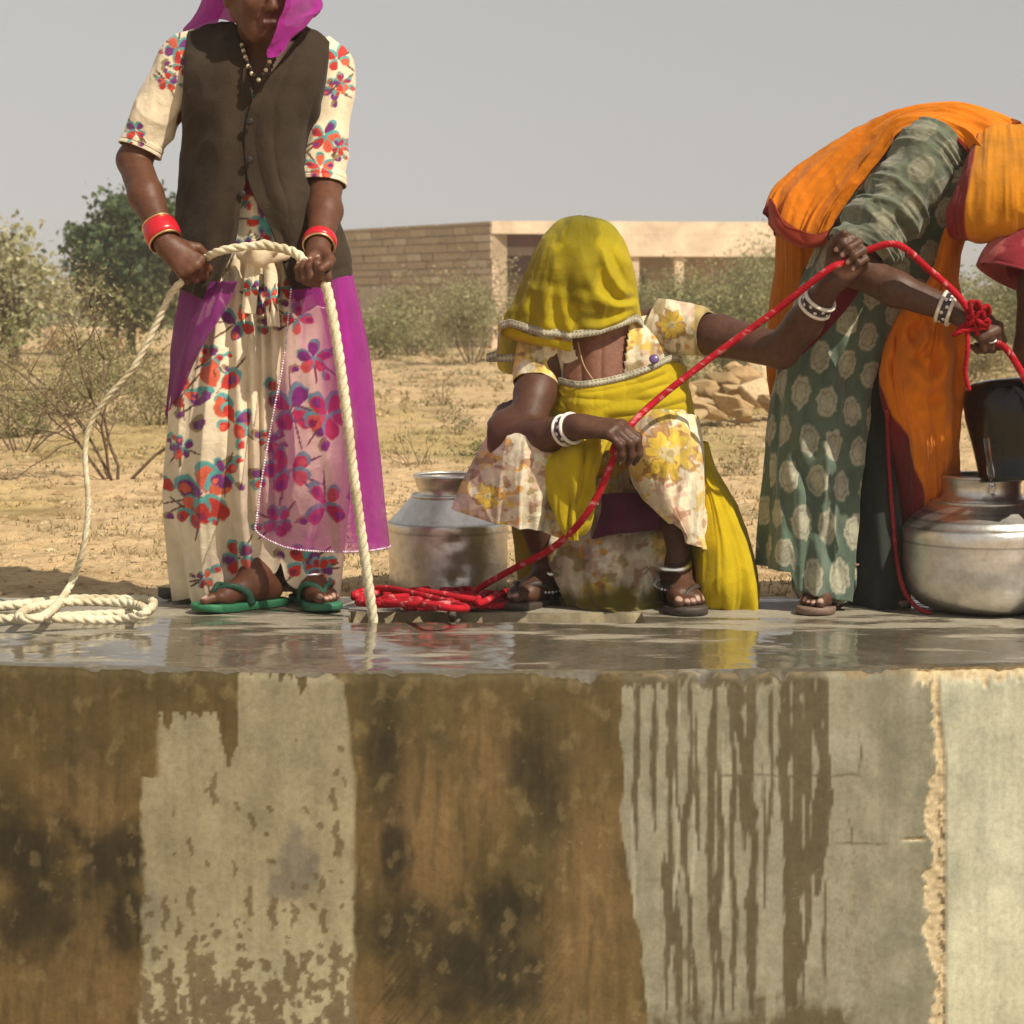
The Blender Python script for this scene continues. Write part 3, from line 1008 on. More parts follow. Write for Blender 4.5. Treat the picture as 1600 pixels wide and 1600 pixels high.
nrow = int((ztop - GZ) / rh)
ang = math.atan2(wl[1], wl[0])
cnt = 0
z = GZ
while z < ztop - .05:
    h_ = min(rs.uniform(.13, .17), ztop - z)
    s = rs.uniform(-.25, 0)
    while s < Lw:
        L_ = rs.uniform(.34, .62)
        s0, s1 = max(s, 0), min(s + L_, Lw)
        if s1 - s0 > .08 and cnt < 298:
            big = 2.7 < s0 < 4.4 and .55 < z < 1.2
            o = bpy.data.objects.new("stone_block", blk[rs.choice([0, 1, 2, 3, 4, 0, 1, 3, 5])])
            COL.objects.link(o)
            pr = rs.uniform(-.005, .028)
            ce = A(corner[0], corner[1], z + h_ / 2) + wl * (s0 + s1) / 2 + wn * (pr - .06)
            o.parent = wallo
            o.matrix_parent_inverse = Matrix.Identity(4)
            o.location = ce - A(0, 0, 0)
            o.rotation_euler = (rs.uniform(-.01, .01), 0, ang)
            o.scale = ((s1 - s0) - .022, .12, h_ - .02)
            cnt += 1
        s += L_
    z += h_
# pale cement patch and crack on the stone wall
V, Q = wallbox(3.25, 4.35, .35, 1.12, -.02, .045)
mk("cement_patch", V, Q, M_PLASTER, house, A(.50, .43, .34), smooth=False)
# plastered, sunlit front with a verandah
def frontbox(px0, px1, z0, z1, y0, y1, tilt=.10):
    """box of the front, between two pixel columns at the front plane, y0..y1 behind it"""
    x0, x1 = P(px0, 0, cY)[0], P(px1, 0, cY)[0]
    V = []
    for X in (x0, x1):
        for y in (y0, y1):
            for z in (z0, z1):
                V.append(A(X - y * tilt, cY + y + (X - corner[0]) * tilt, z))
    V = np.array(V)
    Q = np.array([(0, 1, 3, 2), (4, 6, 7, 5), (0, 4, 5, 1), (2, 3, 7, 6), (0, 2, 6, 4), (1, 5, 7, 3)])
    return V, Q
zz_ = lambda py: P(800, py, cY)[2]
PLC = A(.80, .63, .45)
FR = 1330
V, Q = frontbox(768.5, FR, zz_(365), ztop, 0, 3.2); mk("parapet", V, Q, M_PLASTER, house, PLC, smooth=False)
V, Q = frontbox(858, FR, zz_(400), zz_(365) - .002, -.004, .45); mk("lintel", V, Q, M_PLASTER, house, PLC * .97, smooth=False)
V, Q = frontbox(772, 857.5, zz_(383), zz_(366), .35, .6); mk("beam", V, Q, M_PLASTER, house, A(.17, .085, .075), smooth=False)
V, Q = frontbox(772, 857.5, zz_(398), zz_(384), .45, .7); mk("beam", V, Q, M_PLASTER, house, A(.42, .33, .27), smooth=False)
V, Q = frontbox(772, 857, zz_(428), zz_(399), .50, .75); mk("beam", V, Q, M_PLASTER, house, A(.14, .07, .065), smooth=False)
# broken sunlit buttress beside the corner
but = [A(*p) for p in [(769, 402), (775, 412), (781, 445), (789, 470), (791, 520), (793, 556), (768, 556)]]
Vb = np.array([P(a[0], a[1], cY - .02) for a in but] + [P(a[0], a[1], cY + .45) for a in but])
n_ = len(but)
tri = np.array([(0, k + 1, k) for k in range(1, n_ - 1)] + [(n_, n_ + k, n_ + k + 1) for k in range(1, n_ - 1)])
qd = np.array([(k, (k + 1) % n_, n_ + (k + 1) % n_, n_ + k) for k in range(n_)])
mk("buttress", Vb, [tri, qd], M_PLASTER, house, A(.78, .58, .42), smooth=False)
for a, b in ((853, 872), (984, 1001), (1058, 1072), (1290, 1308)):
    V, Q = frontbox(a, b, GZ - .3, zz_(400) - .002, .06, .40); mk("pillar", V, Q, M_PLASTER, house, A(.70, .54, .37), smooth=False)
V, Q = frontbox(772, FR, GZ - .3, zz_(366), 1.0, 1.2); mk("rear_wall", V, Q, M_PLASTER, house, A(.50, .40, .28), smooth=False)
V, Q = frontbox(1000, 1022, zz_(480), zz_(430), 0.93, 0.99); fr = mk("window", V, Q, M_PLASTER, house, A(.05, .16, .10), smooth=False)
V, Q = frontbox(1002.5, 1019.5, zz_(477), zz_(433), 0.91, 0.928); mk("shutter", V, Q, M_PLASTER, fr, A(.025, .09, .065), smooth=False)
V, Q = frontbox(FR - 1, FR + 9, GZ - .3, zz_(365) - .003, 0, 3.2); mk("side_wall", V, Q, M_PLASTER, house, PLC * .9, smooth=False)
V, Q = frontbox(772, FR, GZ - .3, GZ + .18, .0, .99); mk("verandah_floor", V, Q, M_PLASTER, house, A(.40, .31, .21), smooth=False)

# ---------------------------------------------------------------- vegetation
def leaves(cent, size, cols, rnd, asp=2.2, droop=.3):
    n = len(cent)
    d = rnd.normal(size=(n, 3)); d[:, 2] -= droop; d = nrm(d)
    e = nrm(np.cross(d, rnd.normal(size=(n, 3))))
    L = size * rnd.uniform(.6, 1.4, (n, 1))
    wd = L / asp
    V = np.stack([cent, cent + d * L * .5 + e * wd * .5, cent + d * L, cent + d * L * .5 - e * wd * .5], 1)
    cc = np.array(cols)[rnd.randint(0, len(cols), n)] * rnd.uniform(.75, 1.25, (n, 1))
    return V.reshape(-1, 3), np.arange(n * 4).reshape(n, 4), np.repeat(cc, 4, 0)

def shrub(name, label, cat, base, h, spread, nst, nleaf, leaf, cols, seed, group=None, wood=(.16, .115, .075), thick=.02, lean=(0, 0), low=.25, clump=.09, asp=2.4, up=1.0, sub=5):
    rnd = np.random.RandomState(seed)
    base = np.array(base, float)
    root = thing(name, label, cat, base, group)
    segs, tips = [], []
    def branch(p, d, L, r, lev):
        n = 6
        pts = [p]
        for i in range(n):
            d = nrm(d + rnd.normal(size=3) * .22 + A(0, 0, .06 * up))
            p = p + d * L / n
            pts.append(p)
        pts = np.array(pts)
        segs.append(tube(pts, np.linspace(r, r * .45, len(pts)), n=5 if lev < 2 else 3))
        if lev >= 1:
            for q in pts[2:]:
                tips.append(q)
        if lev < 2:
            for k in range(sub):
                i = rnd.randint(2, n + 1)
                dd = nrm(d + rnd.normal(size=3) * .75)
                branch(pts[i], dd, L * rnd.uniform(.35, .6), r * .45, lev + 1)
    for k in range(nst):
        a = 2 * math.pi * (k + rnd.uniform(-.3, .3)) / nst
        t = spread / h
        d = nrm(A(math.cos(a) * t * rnd.uniform(.5, 1.1) + lean[0], math.sin(a) * t * rnd.uniform(.5, 1.1) + lean[1], 1.0))
        branch(base + A(math.cos(a), math.sin(a), 0) * .02 * h - A(0, 0, .05), d, h * rnd.uniform(.7, 1.0), thick * h * .6, 0)
    Vs, Qs, Ts, n = [], [], [], 0
    for V, Q, T in segs:
        Vs.append(V); Qs.append(Q + n); Ts.append(T + n); n += len(V)
    Vs = np.concatenate(Vs)
    mk("stems", Vs, [np.concatenate(Qs), np.concatenate(Ts)], M_BARK, root, A(*wood))
    tips = np.array([t for t in tips if t[2] > base[2] + low * h * .5])
    if nleaf and len(tips):
        c = tips[rnd.randint(0, len(tips), nleaf)] + rnd.normal(size=(nleaf, 3)) * clump * h
        c[:, 2] = np.maximum(c[:, 2], base[2] + .01)
        V, Q, cc = leaves(c, leaf, cols, rnd, asp)
        f = mk("foliage", V, Q, M_LEAF, root, cc, smooth=False)
        f["kind"] = "stuff"
    return root

def at(px, Y):          # ground point under a pixel column at depth Y
    X = (px - 800) / F * (Y + D)
    return A(X, Y, float(ground_z(X, Y)))

OLIVE = [(.19, .19, .075), (.24, .225, .09), (.15, .16, .06), (.29, .26, .12)]
PALE = [(.25, .27, .11), (.31, .31, .14), (.20, .23, .09), (.35, .33, .17)]
DARKG = [(.068, .112, .046), (.088, .135, .052), (.112, .15, .062), (.052, .084, .036)]
MIDG = [(.13, .165, .06), (.17, .195, .07), (.10, .13, .05), (.22, .22, .09)]
DRY = [(.30, .225, .11), (.36, .28, .14), (.25, .19, .09)]

def crown_tree(name, label, cat, base, centre, rad, nclump, per, leaf, cols, low_cols, seed, group=None, wood=(.13, .10, .07), cl=.16):
    """trunk and limbs that carry separate clumps of leaves"""
    rnd = np.random.RandomState(seed)
    base, centre, rad = np.array(base, float), np.array(centre, float), np.array(rad, float)
    root = thing(name, label, cat, base, group)
    segs, cen = [], []
    for k in range(nclump):
        d = nrm(rnd.normal(size=3)); r = rnd.uniform(.35, 1.0) ** .6
        cen.append(centre + d * rad * r * rnd.uniform(.85, 1.1))
    cen = np.array(cen)
    fork = base + (centre - base) * .45
    segs.append(tube(curve([base - A(0, 0, .1), base + (fork - base) * .5 + rnd.normal(size=3) * .04, fork], 10), np.linspace(.085, .06, 10), n=8))
    for c in cen[::2]:
        mid = fork + (c - fork) * .5 + rnd.normal(size=3) * .10
        segs.append(tube(curve([fork, mid, c], 8), np.linspace(.038, .008, 8), n=5))
    Vs, Qs, Ts, n = [], [], [], 0
    for V, Q, T in segs:
        Vs.append(V); Qs.append(Q + n); Ts.append(T + n); n += len(V)
    mk("trunk", np.concatenate(Vs), [np.concatenate(Qs), np.concatenate(Ts)], M_BARK, root, A(*wood))
    P_, C_ = [], []
    for c in cen:
        sg = cl * rnd.uniform(.6, 1.3)
        p = c + rnd.normal(size=(per, 3)) * A(sg, sg, sg * .7)
        V, Q, cc = leaves(p, leaf, low_cols if c[2] < centre[2] - rad[2] * rnd.uniform(.0, .35) else cols, rnd, 1.5, .1)
        P_.append(V); C_.append(cc * rnd.uniform(.8, 1.2))
    V = np.concatenate(P_)
    f = mk("crown", V, np.arange(len(V)).reshape(-1, 4), M_LEAF, root, np.concatenate(C_), smooth=False)
    f["kind"] = "stuff"
    return root

HAZY = [(.33, .31, .16), (.38, .36, .20), (.28, .275, .13), (.43, .39, .24)]
OLIVE = [(.27, .245, .11), (.33, .295, .14), (.22, .205, .085), (.38, .33, .18)]
b0 = at(205, 27)
crown_tree("tree", "dense dark green rounded tree behind the standing woman's elbow", "tree", b0, P(205, 408, 27) , (.98, .8, 1.02), 70, 280, .115, DARKG, [(.15, .155, .06), (.20, .19, .075), (.11, .12, .045)], 3)
crown_tree("shrub", "tall pale feathery shrub at the left edge of the view", "shrub", at(20, 21), P(10, 450, 21), (.62, .6, .78), 34, 110, .085, HAZY, PALE, 6, cl=.15)
crown_tree("shrub", "pale feathery shrub leaning out of view beyond the left edge", "shrub", at(-110, 20), P(-100, 430, 20), (.7, .6, .85), 36, 100, .085, HAZY, PALE, 7, cl=.16)
shrub("shrub", "bare branched thorny shrub forking from the sand beside the upright white rope", "shrub", at(182, 3.9), .80, .75, 5, 1700, .020, HAZY + OLIVE, 8, wood=(.16, .11, .075), thick=.017, clump=.08, asp=3.0, low=.5, sub=6)
shrub("shrub", "sparse thorny shrub behind the coil of white rope", "shrub", at(30, 5.6), .8, .9, 6, 2600, .022, HAZY + OLIVE, 9, thick=.011, clump=.10, asp=3.0, low=.2)
for k, (px, Y, h, s, nl, lf, cl, lab) in enumerate([
        (95, 9.0, .5, .8, 3200, .030, OLIVE + DRY[:1], "low olive scrub bush below the pale shrub at left"),
        (250, 8.2, .6, .6, 2600, .028, OLIVE, "olive scrub bush beside the standing woman's purple veil"),
        (15, 7.0, .3, .6, 2600, .026, MIDG[:2] + OLIVE, "low green scrub patch at the left edge"),
        (160, 13.5, .55, .9, 3400, .042, OLIVE + MIDG[:1], "olive bush in front of the pale stones at left")]):
    shrub("shrub", lab, "shrub", at(px, Y), h, s, 6, nl, lf, cl, 20 + k, group="scrub bushes on the left", thick=.018, clump=.11, asp=2.6, low=.05)
for k, (px, Y, h, s, nl, lf, cl, lab) in enumerate([
        (640, 27.0, .95, .95, 6000, .060, HAZY + OLIVE, "olive bush against the foot of the stone wall"),
        (735, 22.0, 1.1, .7, 6500, .050, HAZY + OLIVE[:2], "grey green bush in front of the stone wall's corner"),
        (590, 25.0, .7, .6, 3500, .055, PALE + OLIVE, "green bush just right of the standing woman's vest"),
        (800, 24.0, .8, .6, 3600, .052, HAZY + DRY, "dry bush left of the yellow veil")]):
    shrub("shrub", lab, "shrub", at(px, Y), h, s, 7, nl, lf, cl, 30 + k, group="bushes in front of the stone wall", thick=.016, clump=.1, asp=2.6, low=.05)
for k, (px, Y, h, s, nl, lf, cl, lab) in enumerate([
        (1035, 26.0, 1.05, .7, 6000, .058, MIDG[:2] + OLIVE, "green bush in front of the verandah's window"),
        (1110, 22.0, 1.15, .85, 11000, .055, OLIVE + PALE + MIDG[:1], "broad green bush in the middle of the verandah"),
        (1180, 23.0, 1.35, .8, 8000, .050, PALE + HAZY, "tall wispy bush rising above the plaster parapet"),
        (1060, 14.5, .42, .35, 2200, .035, PALE + OLIVE, "small pale bush beside the heap of stones"),
        (1165, 16.5, .75, .7, 6000, .040, MIDG + OLIVE, "low green bush behind the heap of stones")]):
    shrub("shrub", lab, "shrub", at(px, Y), h, s, 7, nl, lf, cl, 40 + k, group="bushes in front of the verandah", thick=.016, clump=.1, asp=2.8, low=.05)
for k, (px, Y, h, s, nl, lf, cl, lab) in enumerate([
        (1535, 20.0, 1.25, .9, 8000, .052, PALE + OLIVE, "pale bush behind the bending woman's forearm"),
        (1640, 19.0, 1.3, .9, 6000, .055, MIDG + PALE, "green bush beyond the right edge"),
        (1500, 15.0, .6, .7, 4500, .040, OLIVE + DRY, "dry low bush behind the black bucket"),
        (1410, 24.0, 1.3, .9, 5000, .055, PALE + OLIVE, "bush hidden behind the bending woman's body")]):
    shrub("shrub", lab, "shrub", at(px, Y), h, s, 7, nl, lf, cl, 50 + k, group="bushes on the right", thick=.016, clump=.1, asp=2.8, low=.05)
for k, (px, Y, h, lab) in enumerate([(715, 7.2, .2, "small green weed on the sand left of the crouching woman"), (650, 4.6, .24, "dry twiggy weed on the sand above the left pot"), (745, 5.6, .13, "low green weed above the left pot's rim"),
        (690, 10.5, .3, "dry weed in the middle of the sand"), (1165, 4.2, .16, "dry weed on the sand right of the yellow veil")]):
    shrub("weed", lab, "weed", at(px, Y), h, h * .9, 6, 220 if k != 1 else 60, .02, MIDG if k in (0, 2) else DRY + OLIVE, 60 + k, thick=.02, clump=.12, asp=2.5, low=0, sub=3)
# far tree line
rnd = np.random.RandomState(77)
far = []
for k in range(90):
    px = rnd.uniform(-200, 1900); Y = rnd.uniform(60, 130)
    b0 = at(px, Y); hh = rnd.uniform(.5, 1.5) * Y / 70
    n = 260
    cc = rnd.normal(size=(n, 3)) * A(hh * .8, hh * .5, hh * .38) + b0 + A(0, 0, hh * .5)
    cc[:, 2] = np.maximum(cc[:, 2], b0[2])
    far.append(cc)
far = np.concatenate(far)
V, Q, cc = leaves(far, .3, MIDG + PALE + OLIVE, rnd, 1.6)
o = mk("distant_scrub", V, Q, M_LEAF, None, cc, smooth=False)
tag(o, "hazy mass of distant scrub along the horizon", "scrub", kind="stuff")
# far low rise
hx = np.linspace(-420, 420, 120)
hz = 2.5 + 4 * fbm(hx / 90, 0, 0, 4, 3)
hv = np.stack([np.stack([hx, np.full_like(hx, 470.), np.full_like(hx, -3.)], -1), np.stack([hx, np.full_like(hx, 520.), hz], -1), np.stack([hx, np.full_like(hx, 640.), hz * .5], -1), np.stack([hx, np.full_like(hx, 700.), np.full_like(hx, -4.)], -1)])
o = mk("hills", hv, quads(4, 120), mat_v("far_scrubland", .95, .1, 0, .05, 0, 0, .3), None, A(.20, .19, .12)); o["kind"] = "structure"

# dry grass tufts, thousands of blades
def grass(n, area, hgt, cols, seed, name, label):
    rnd = np.random.RandomState(seed)
    Y = area[0] + (area[1] - area[0]) * rnd.uniform(0, 1, n * 3) ** 1.5
    X = (rnd.uniform(-120, 1720, n * 3) - 800) / F * (Y + D)
    k = fbm(X * .9, Y * .55, 0, seed, 4)
    ok = k > .52 + .06 * rnd.uniform(-1, 1, n * 3)
    X, Y = X[ok][:n], Y[ok][:n]
    m = len(X)
    X = np.repeat(X, 7) + rnd.normal(size=m * 7) * .03; Y = np.repeat(Y, 7) + rnd.normal(size=m * 7) * .03
    Z = ground_z(X, Y)
    b = np.stack([X, Y, Z], -1)
    hh = hgt * rnd.uniform(.3, 1.2, m * 7) * (.55 + Y * .05)
    d = np.stack([rnd.normal(size=m * 7) * .55, rnd.normal(size=m * 7) * .55, np.ones(m * 7)], -1)
    t = b + nrm(d) * hh[:, None]
    s = nrm(rnd.normal(size=(m * 7, 3)) * A(1, 1, .1)) * (.0022 + .0007 * Y)[:, None]
    V = np.stack([b - s, b + s, t], 1).reshape(-1, 3)
    cc = np.array(cols)[rnd.randint(0, len(cols), m * 7)] * rnd.uniform(.75, 1.2, (m * 7, 1))
    o = mk(name, V, np.arange(m * 21).reshape(-1, 3), M_LEAF, None, np.repeat(cc, 3, 0), smooth=False)
    tag(o, label, "grass", kind="stuff")
grass(2600, (.4, 31), .038, DRY + [(.42, .33, .18), (.46, .36, .2)], 5, "dry_grass", "short dry straw grass scattered over the sandy ground")
grass(1600, (.5, 29), .035, OLIVE + HAZY, 15, "green_grass", "patches of short green growth on the sandy ground")
# clods and pebbles
def pebbles(n, area, size, seed, name, label, cols):
    rnd = np.random.RandomState(seed)
    Y = area[0] + (area[1] - area[0]) * rnd.uniform(0, 1, n) ** 1.8
    X = (rnd.uniform(-150, 1750, n) - 800) / F * (Y + D)
    Z = ground_z(X, Y)
    k = np.array([(0, 0, 1), (1, 0, 0), (0, 1, 0), (-1, 0, 0), (0, -1, 0), (.7, .7, .5), (-.7, .7, .4), (-.7, -.7, .5), (.7, -.7, .4)], float)
    fa = np.array([(0, 1, 5), (0, 5, 2), (0, 2, 6), (0, 6, 3), (0, 3, 7), (0, 7, 4), (0, 4, 8), (0, 8, 1)])
    s = size * rnd.uniform(.35, 1.5, (n, 1, 1)) ** 2 * (.7 + Y[:, None, None] * .1)
    V = np.stack([X, Y, Z], -1)[:, None] + k[None] * s * rnd.uniform(.55, 1.3, (n, 9, 3)) * A(1.2, 1, .75)
    Fc = fa[None] + (np.arange(n) * 9)[:, None, None]
    cc = np.repeat(np.array(cols)[rnd.randint(0, len(cols), n)] * rnd.uniform(.7, 1.15, (n, 1)), 9, 0)
    o = mk(name, V.reshape(-1, 3), Fc.reshape(-1, 3), M_STONE, None, cc, smooth=False)
    tag(o, label, "pebbles", kind="stuff")
pebbles(4200, (.3, 30), .009, 9, "pebbles", "loose pebbles and clods on the sandy ground", [(.45, .31, .16), (.55, .42, .25), (.30, .2, .11), (.38, .26, .13)])

# heap of broken stones, each stone a thing
def rock_mesh(seed, j=.28):
    rnd = np.random.RandomState(seed)
    import bmesh
    bm = bmesh.new()
    for k in range(15):
        d = nrm(rnd.normal(size=3)); bm.verts.new(Vector(d * rnd.uniform(.40, .62)))
    r_ = bmesh.ops.convex_hull(bm, input=bm.verts[:])
    junk = list({g for g in r_["geom_interior"] + r_["geom_unused"] if isinstance(g, bmesh.types.BMVert)})
    bmesh.ops.delete(bm, geom=junk, context='VERTS')
    bmesh.ops.bevel(bm, geom=bm.edges[:], offset=.03, segments=1, affect='EDGES')
    me = bpy.data.meshes.new("stone")
    bm.to_mesh(me); bm.free()
    return me
rmesh = []
for k in range(7):
    me = rock_mesh(100 + k)
    at_ = me.color_attributes.new("Col", 'FLOAT_COLOR', 'POINT')
    cc = [A(.52, .36, .185), A(.58, .42, .23), A(.44, .30, .15), A(.50, .33, .17), A(.62, .47, .28), A(.40, .26, .13), A(.55, .38, .2)][k]
    at_.data.foreach_set("color", np.tile(np.r_[cc, 1], len(me.vertices)).astype(np.float32))
    me.materials.append(M_STONE)
    rmesh.append(me)
rnd = np.random.RandomState(12)
heap = [(1072, 612, .17, "squat tan stone at the left end of the rubble heap"), (1098, 604, .19, "tan stone with a flat sunlit top in the rubble heap's left half"), (1128, 596, .20, "pale stone on the ridge of the rubble heap"), (1160, 588, .21, "larger pale stone on the ridge of the rubble heap, nearer the green dress"), (1192, 582, .24, "big stone of the rubble heap next to the green dress"),
        (1066, 634, .16, "low stone at the foot of the rubble heap's left end"), (1098, 630, .24, "broad slab lying in front of the rubble heap's left half"), (1140, 622, .30, "broadest slab in the middle of the rubble heap's front"), (1180, 616, .26, "broad slab at the rubble heap's front by the green dress"), (1214, 606, .26, "stone half hidden behind the green dress"),
        (1090, 648, .10, "small stone rolled out in front of the rubble heap's left slab"), (1122, 646, .12, "small stone at the foot of the rubble heap's broadest slab"), (1160, 646, .13, "small stone in front of the rubble heap's middle"), (1200, 636, .2, "stone at the rubble heap's foot by the skirt of the green dress"),
        (1146, 576, .12, "small stone at the back of the rubble heap"), (1176, 569, .12, "small stone topping the rubble heap"), (1206, 566, .15, "stone topping the rubble heap beside the orange veil"), (1046, 640, .09, "small stone lying loose by the crouching woman's shoulder"), (1112, 612, .13, "middling stone wedged in the rubble heap"), (1150, 604, .14, "stone wedged under the rubble heap's ridge"), (1232, 592, .22, "stone of the rubble heap hidden behind the dress")]
for k, (px, py, s, lab) in enumerate(heap):
    Y = 9.4 - (py - 570) / 80 * 1.6 + rnd.uniform(-.1, .1)
    p = P(px, py, Y)
    gz_ = float(ground_z(p[0], p[1]))
    o = bpy.data.objects.new("stone", rmesh[rnd.randint(0, 7)])
    COL.objects.link(o)
    o.location = p
    o.rotation_euler = rnd.uniform(-.35, .35, 3) + A(0, 0, rnd.uniform(0, 3))
    o.scale = (s * rnd.uniform(1.2, 1.6), s * rnd.uniform(.9, 1.2), s * rnd.uniform(.62, .85))
    tag(o, lab, "stone", "stones of the rubble heap")
for k in range(20):
    px = rnd.uniform(75, 215); Y = rnd.uniform(29, 33)
    p = at(px, Y); s = rnd.uniform(.2, .5)
    o = bpy.data.objects.new("stone", rmesh[[1, 4, 6][k % 3]])
    COL.objects.link(o)
    o.location = p + A(0, 0, s * .25 + .12); o.rotation_euler = rnd.uniform(0, 3, 3); o.scale = (s * 1.4, s, s * .6)
    tag(o, "pale far stone in the row under the dark rounded tree", "stone", "far pale stones at left")
# two stones on the back edge of the platform
for (px, py, s, k, lab) in ((262, 931, .062, 5, "dark grey stone on the platform edge left of the standing woman's skirt"), (288, 932, .055, 0, "tan stone wedged between the grey stone and the skirt hem")):
    me = rock_mesh(140 + k, .16)
    a_ = me.color_attributes.new("Col", 'FLOAT_COLOR', 'POINT')
    a_.data.foreach_set("color", np.tile(np.r_[A(.13, .115, .095) if k else A(.50, .35, .2), 1], len(me.vertices)).astype(np.float32))
    me.materials.append(M_STONE)
    o = bpy.data.objects.new("stone", me); COL.objects.link(o)
    p = P(px, py, .10); p[2] = .016
    o.location = p; o.scale = (s * 1.3, s, s * .62)
    tag(o, lab, "stone")
# ------------------------------------------------------------------ printed patterns
RED, ORED, PURP, TEAL, BROWN = A(.50, .035, .025), A(.62, .11, .055), A(.17, .03, .17), A(.10, .34, .33), A(.13, .065, .03)

def petal(col, q, cx, cy, a, b, ang, cl, al=1.0, nz=.3):
    dx, dy = q[..., 0] - cx, q[..., 1] - cy
    c, s = math.cos(ang), math.sin(ang)
    u, v = (dx * c + dy * s) / a, (-dx * s + dy * c) / b
    m = (np.abs(u) < 2) & (np.abs(v) < 2)
    if not m.any(): return
    uu, vv = u[m], v[m]
    w_ = 1 + .35 * uu                      # drop shape
    d = np.sqrt(uu * uu + (vv / np.maximum(w_, .3)) ** 2) + nz * (vn(q[..., 0][m] / 7, q[..., 1][m] / 7, cx, 3) - .5)
    k = (sst(1.06, .94, d) * al)[:, None]
    shade = (.8 + .4 * vn(q[..., 0][m] / 9, q[..., 1][m] / 9, cy, 5))[:, None]
    col[m] = col[m] * (1 - k) + np.array(cl) * shade * k

def floral(col, q, cx, cy, s, seed):
    r = np.random.RandomState(seed)
    t0 = r.uniform(0, 6.28)
    n = r.randint(4, 6)
    for k in range(3):
        t = t0 + r.uniform(0, 6.28)
        petal(col, q, cx + math.cos(t) * s * .9, cy + math.sin(t) * s * .8, s * .9, 1.6, t, BROWN)
    for k in range(n):
        t = t0 + 6.28 * k / n + r.uniform(-.25, .25)
        px, py = cx + math.cos(t) * s * .62, cy + math.sin(t) * s * .6
        a, b = s * r.uniform(.40, .58), s * r.uniform(.27, .38)
        petal(col, q, px + s * .14 * r.uniform(-1, 1), py - s * .16, a, b, t, TEAL)
        petal(col, q, px, py, a * .92, b * .9, t, [RED, ORED, RED, PURP][r.randint(0, 4)])
        if r.uniform() < .6:
            petal(col, q, px + math.cos(t) * a * .35, py + math.sin(t) * a * .3, a * .45, b * .5, t, [PURP, ORED, A(.25, .02, .06)][r.randint(0, 3)])
    for k in range(2):
        t = r.uniform(0, 6.28)
        px, py = cx + math.cos(t) * s * 1.5, cy + math.sin(t) * s * 1.3
        petal(col, q, px, py, s * .36, s * .24, t, TEAL if k else A(.30, .22, .11))
        petal(col, q, px + 3, py + 2, s * .26, s * .18, t + .5, [PURP, RED][k])

def tubegrid(path, rad, n=14, flat=1.0):
    V, Q, _ = tube(np.array(path), rad, n=n, cap=False)
    V = V.reshape(len(path), n, 3)
    return V

def flat_rope(name, pts, rad, mat, parent, col, step=.005, lobe=3, pitch=.055, n=16, fleck=None, deep=.38):
    p, s = resample(pts, step)
    if callable(rad): rad = rad(s / s[-1])
    V, Q, T3 = tube(p, rad, n=n, lobe=lobe, pitch=pitch, arc=s, deep=deep)
    c = np.tile(np.array(col), (len(V), 1))
    c *= (.82 + .3 * fbm(V[:, 0] * 60, V[:, 1] * 60, V[:, 2] * 60, 3, 2))[:, None]
    c *= 1 - A(.20, .24, .30) * sst(.48, .64, fbm(V[:, 0] * 14, V[:, 1] * 14, V[:, 2] * 14, 23, 3))[:, None]
    if fleck is not None:
        m = sst(.66, .74, fbm(V[:, 0] * 75, V[:, 1] * 75, V[:, 2] * 75, 13, 2))[:, None] * fleck[1]
        c = c * (1 - m) + np.array(fleck[0]) * m
    return mk(name, V, [Q, T3], mat, parent, c)

def bangle(name, c, axis, R, prof, mat, parent, col, n=48):
    """closed band: profile of (extra radius, along-axis) points"""
    pr = [(R + a, b) for a, b in prof]
    V, Q = lathe(pr + [pr[0]], n, c, axis)
    return mk(name, V, Q, mat, parent, col)

def roundprof(r, k=8, sq=1.0):
    return [(r * math.cos(t), r * sq * math.sin(t)) for t in np.linspace(0, 2 * math.pi, k, endpoint=False)]

def sandal(parent, g, name, col, strap, th=.018, L=.245):
    """flip-flop under a foot frame g(f, t, z); z=0 is the sole"""
    out = [(-.085, .0), (-.075, .024), (-.03, .03), (.03, .031), (.09, .045), (.135, .046), (.163, .026), (.17, .0), (.160, -.026), (.12, -.043), (.07, -.040), (.02, -.030), (-.04, -.029), (-.078, -.02)]
    cu = curve(out, 72, True)
    rings_ = []
    for zz, sc in ((-.018, .96), (-.017, 1.0), (-.004, 1.02), (-.001, 1.0), (0, .97)):
        rings_.append([g(.04 + (f - .04) * sc, t * sc, zz + .012 * sst(.08, .17, f) * .5) for f, t in cu])
    V = np.array(rings_)
    Q = quads(5, 72, True)
    cap = np.array([[4 * 72 + k for k in range(72)], [k for k in range(71, -1, -1)]])
    o = mk(name, V, [Q, cap], M_RUBBER, parent, A(*col))
    for e in (-1, 1):
        pts, _ = resample([g(.118, .004, .012), g(.112, .004 + e * .006, .034), g(.085, e * .030 + .003, .044), g(.045, e * .038, .026), g(.03, e * .033, -.004)], .006)
        V, Q, T3 = tube(pts, np.linspace(.005, .0105, len(pts)), n=8, sx=.6)
        mk("strap", V, [Q, T3], M_RUBBER, o, A(*strap))
    return o

GROUP = "women drawing water at the well"
CREAM = A(.74, .63, .45)

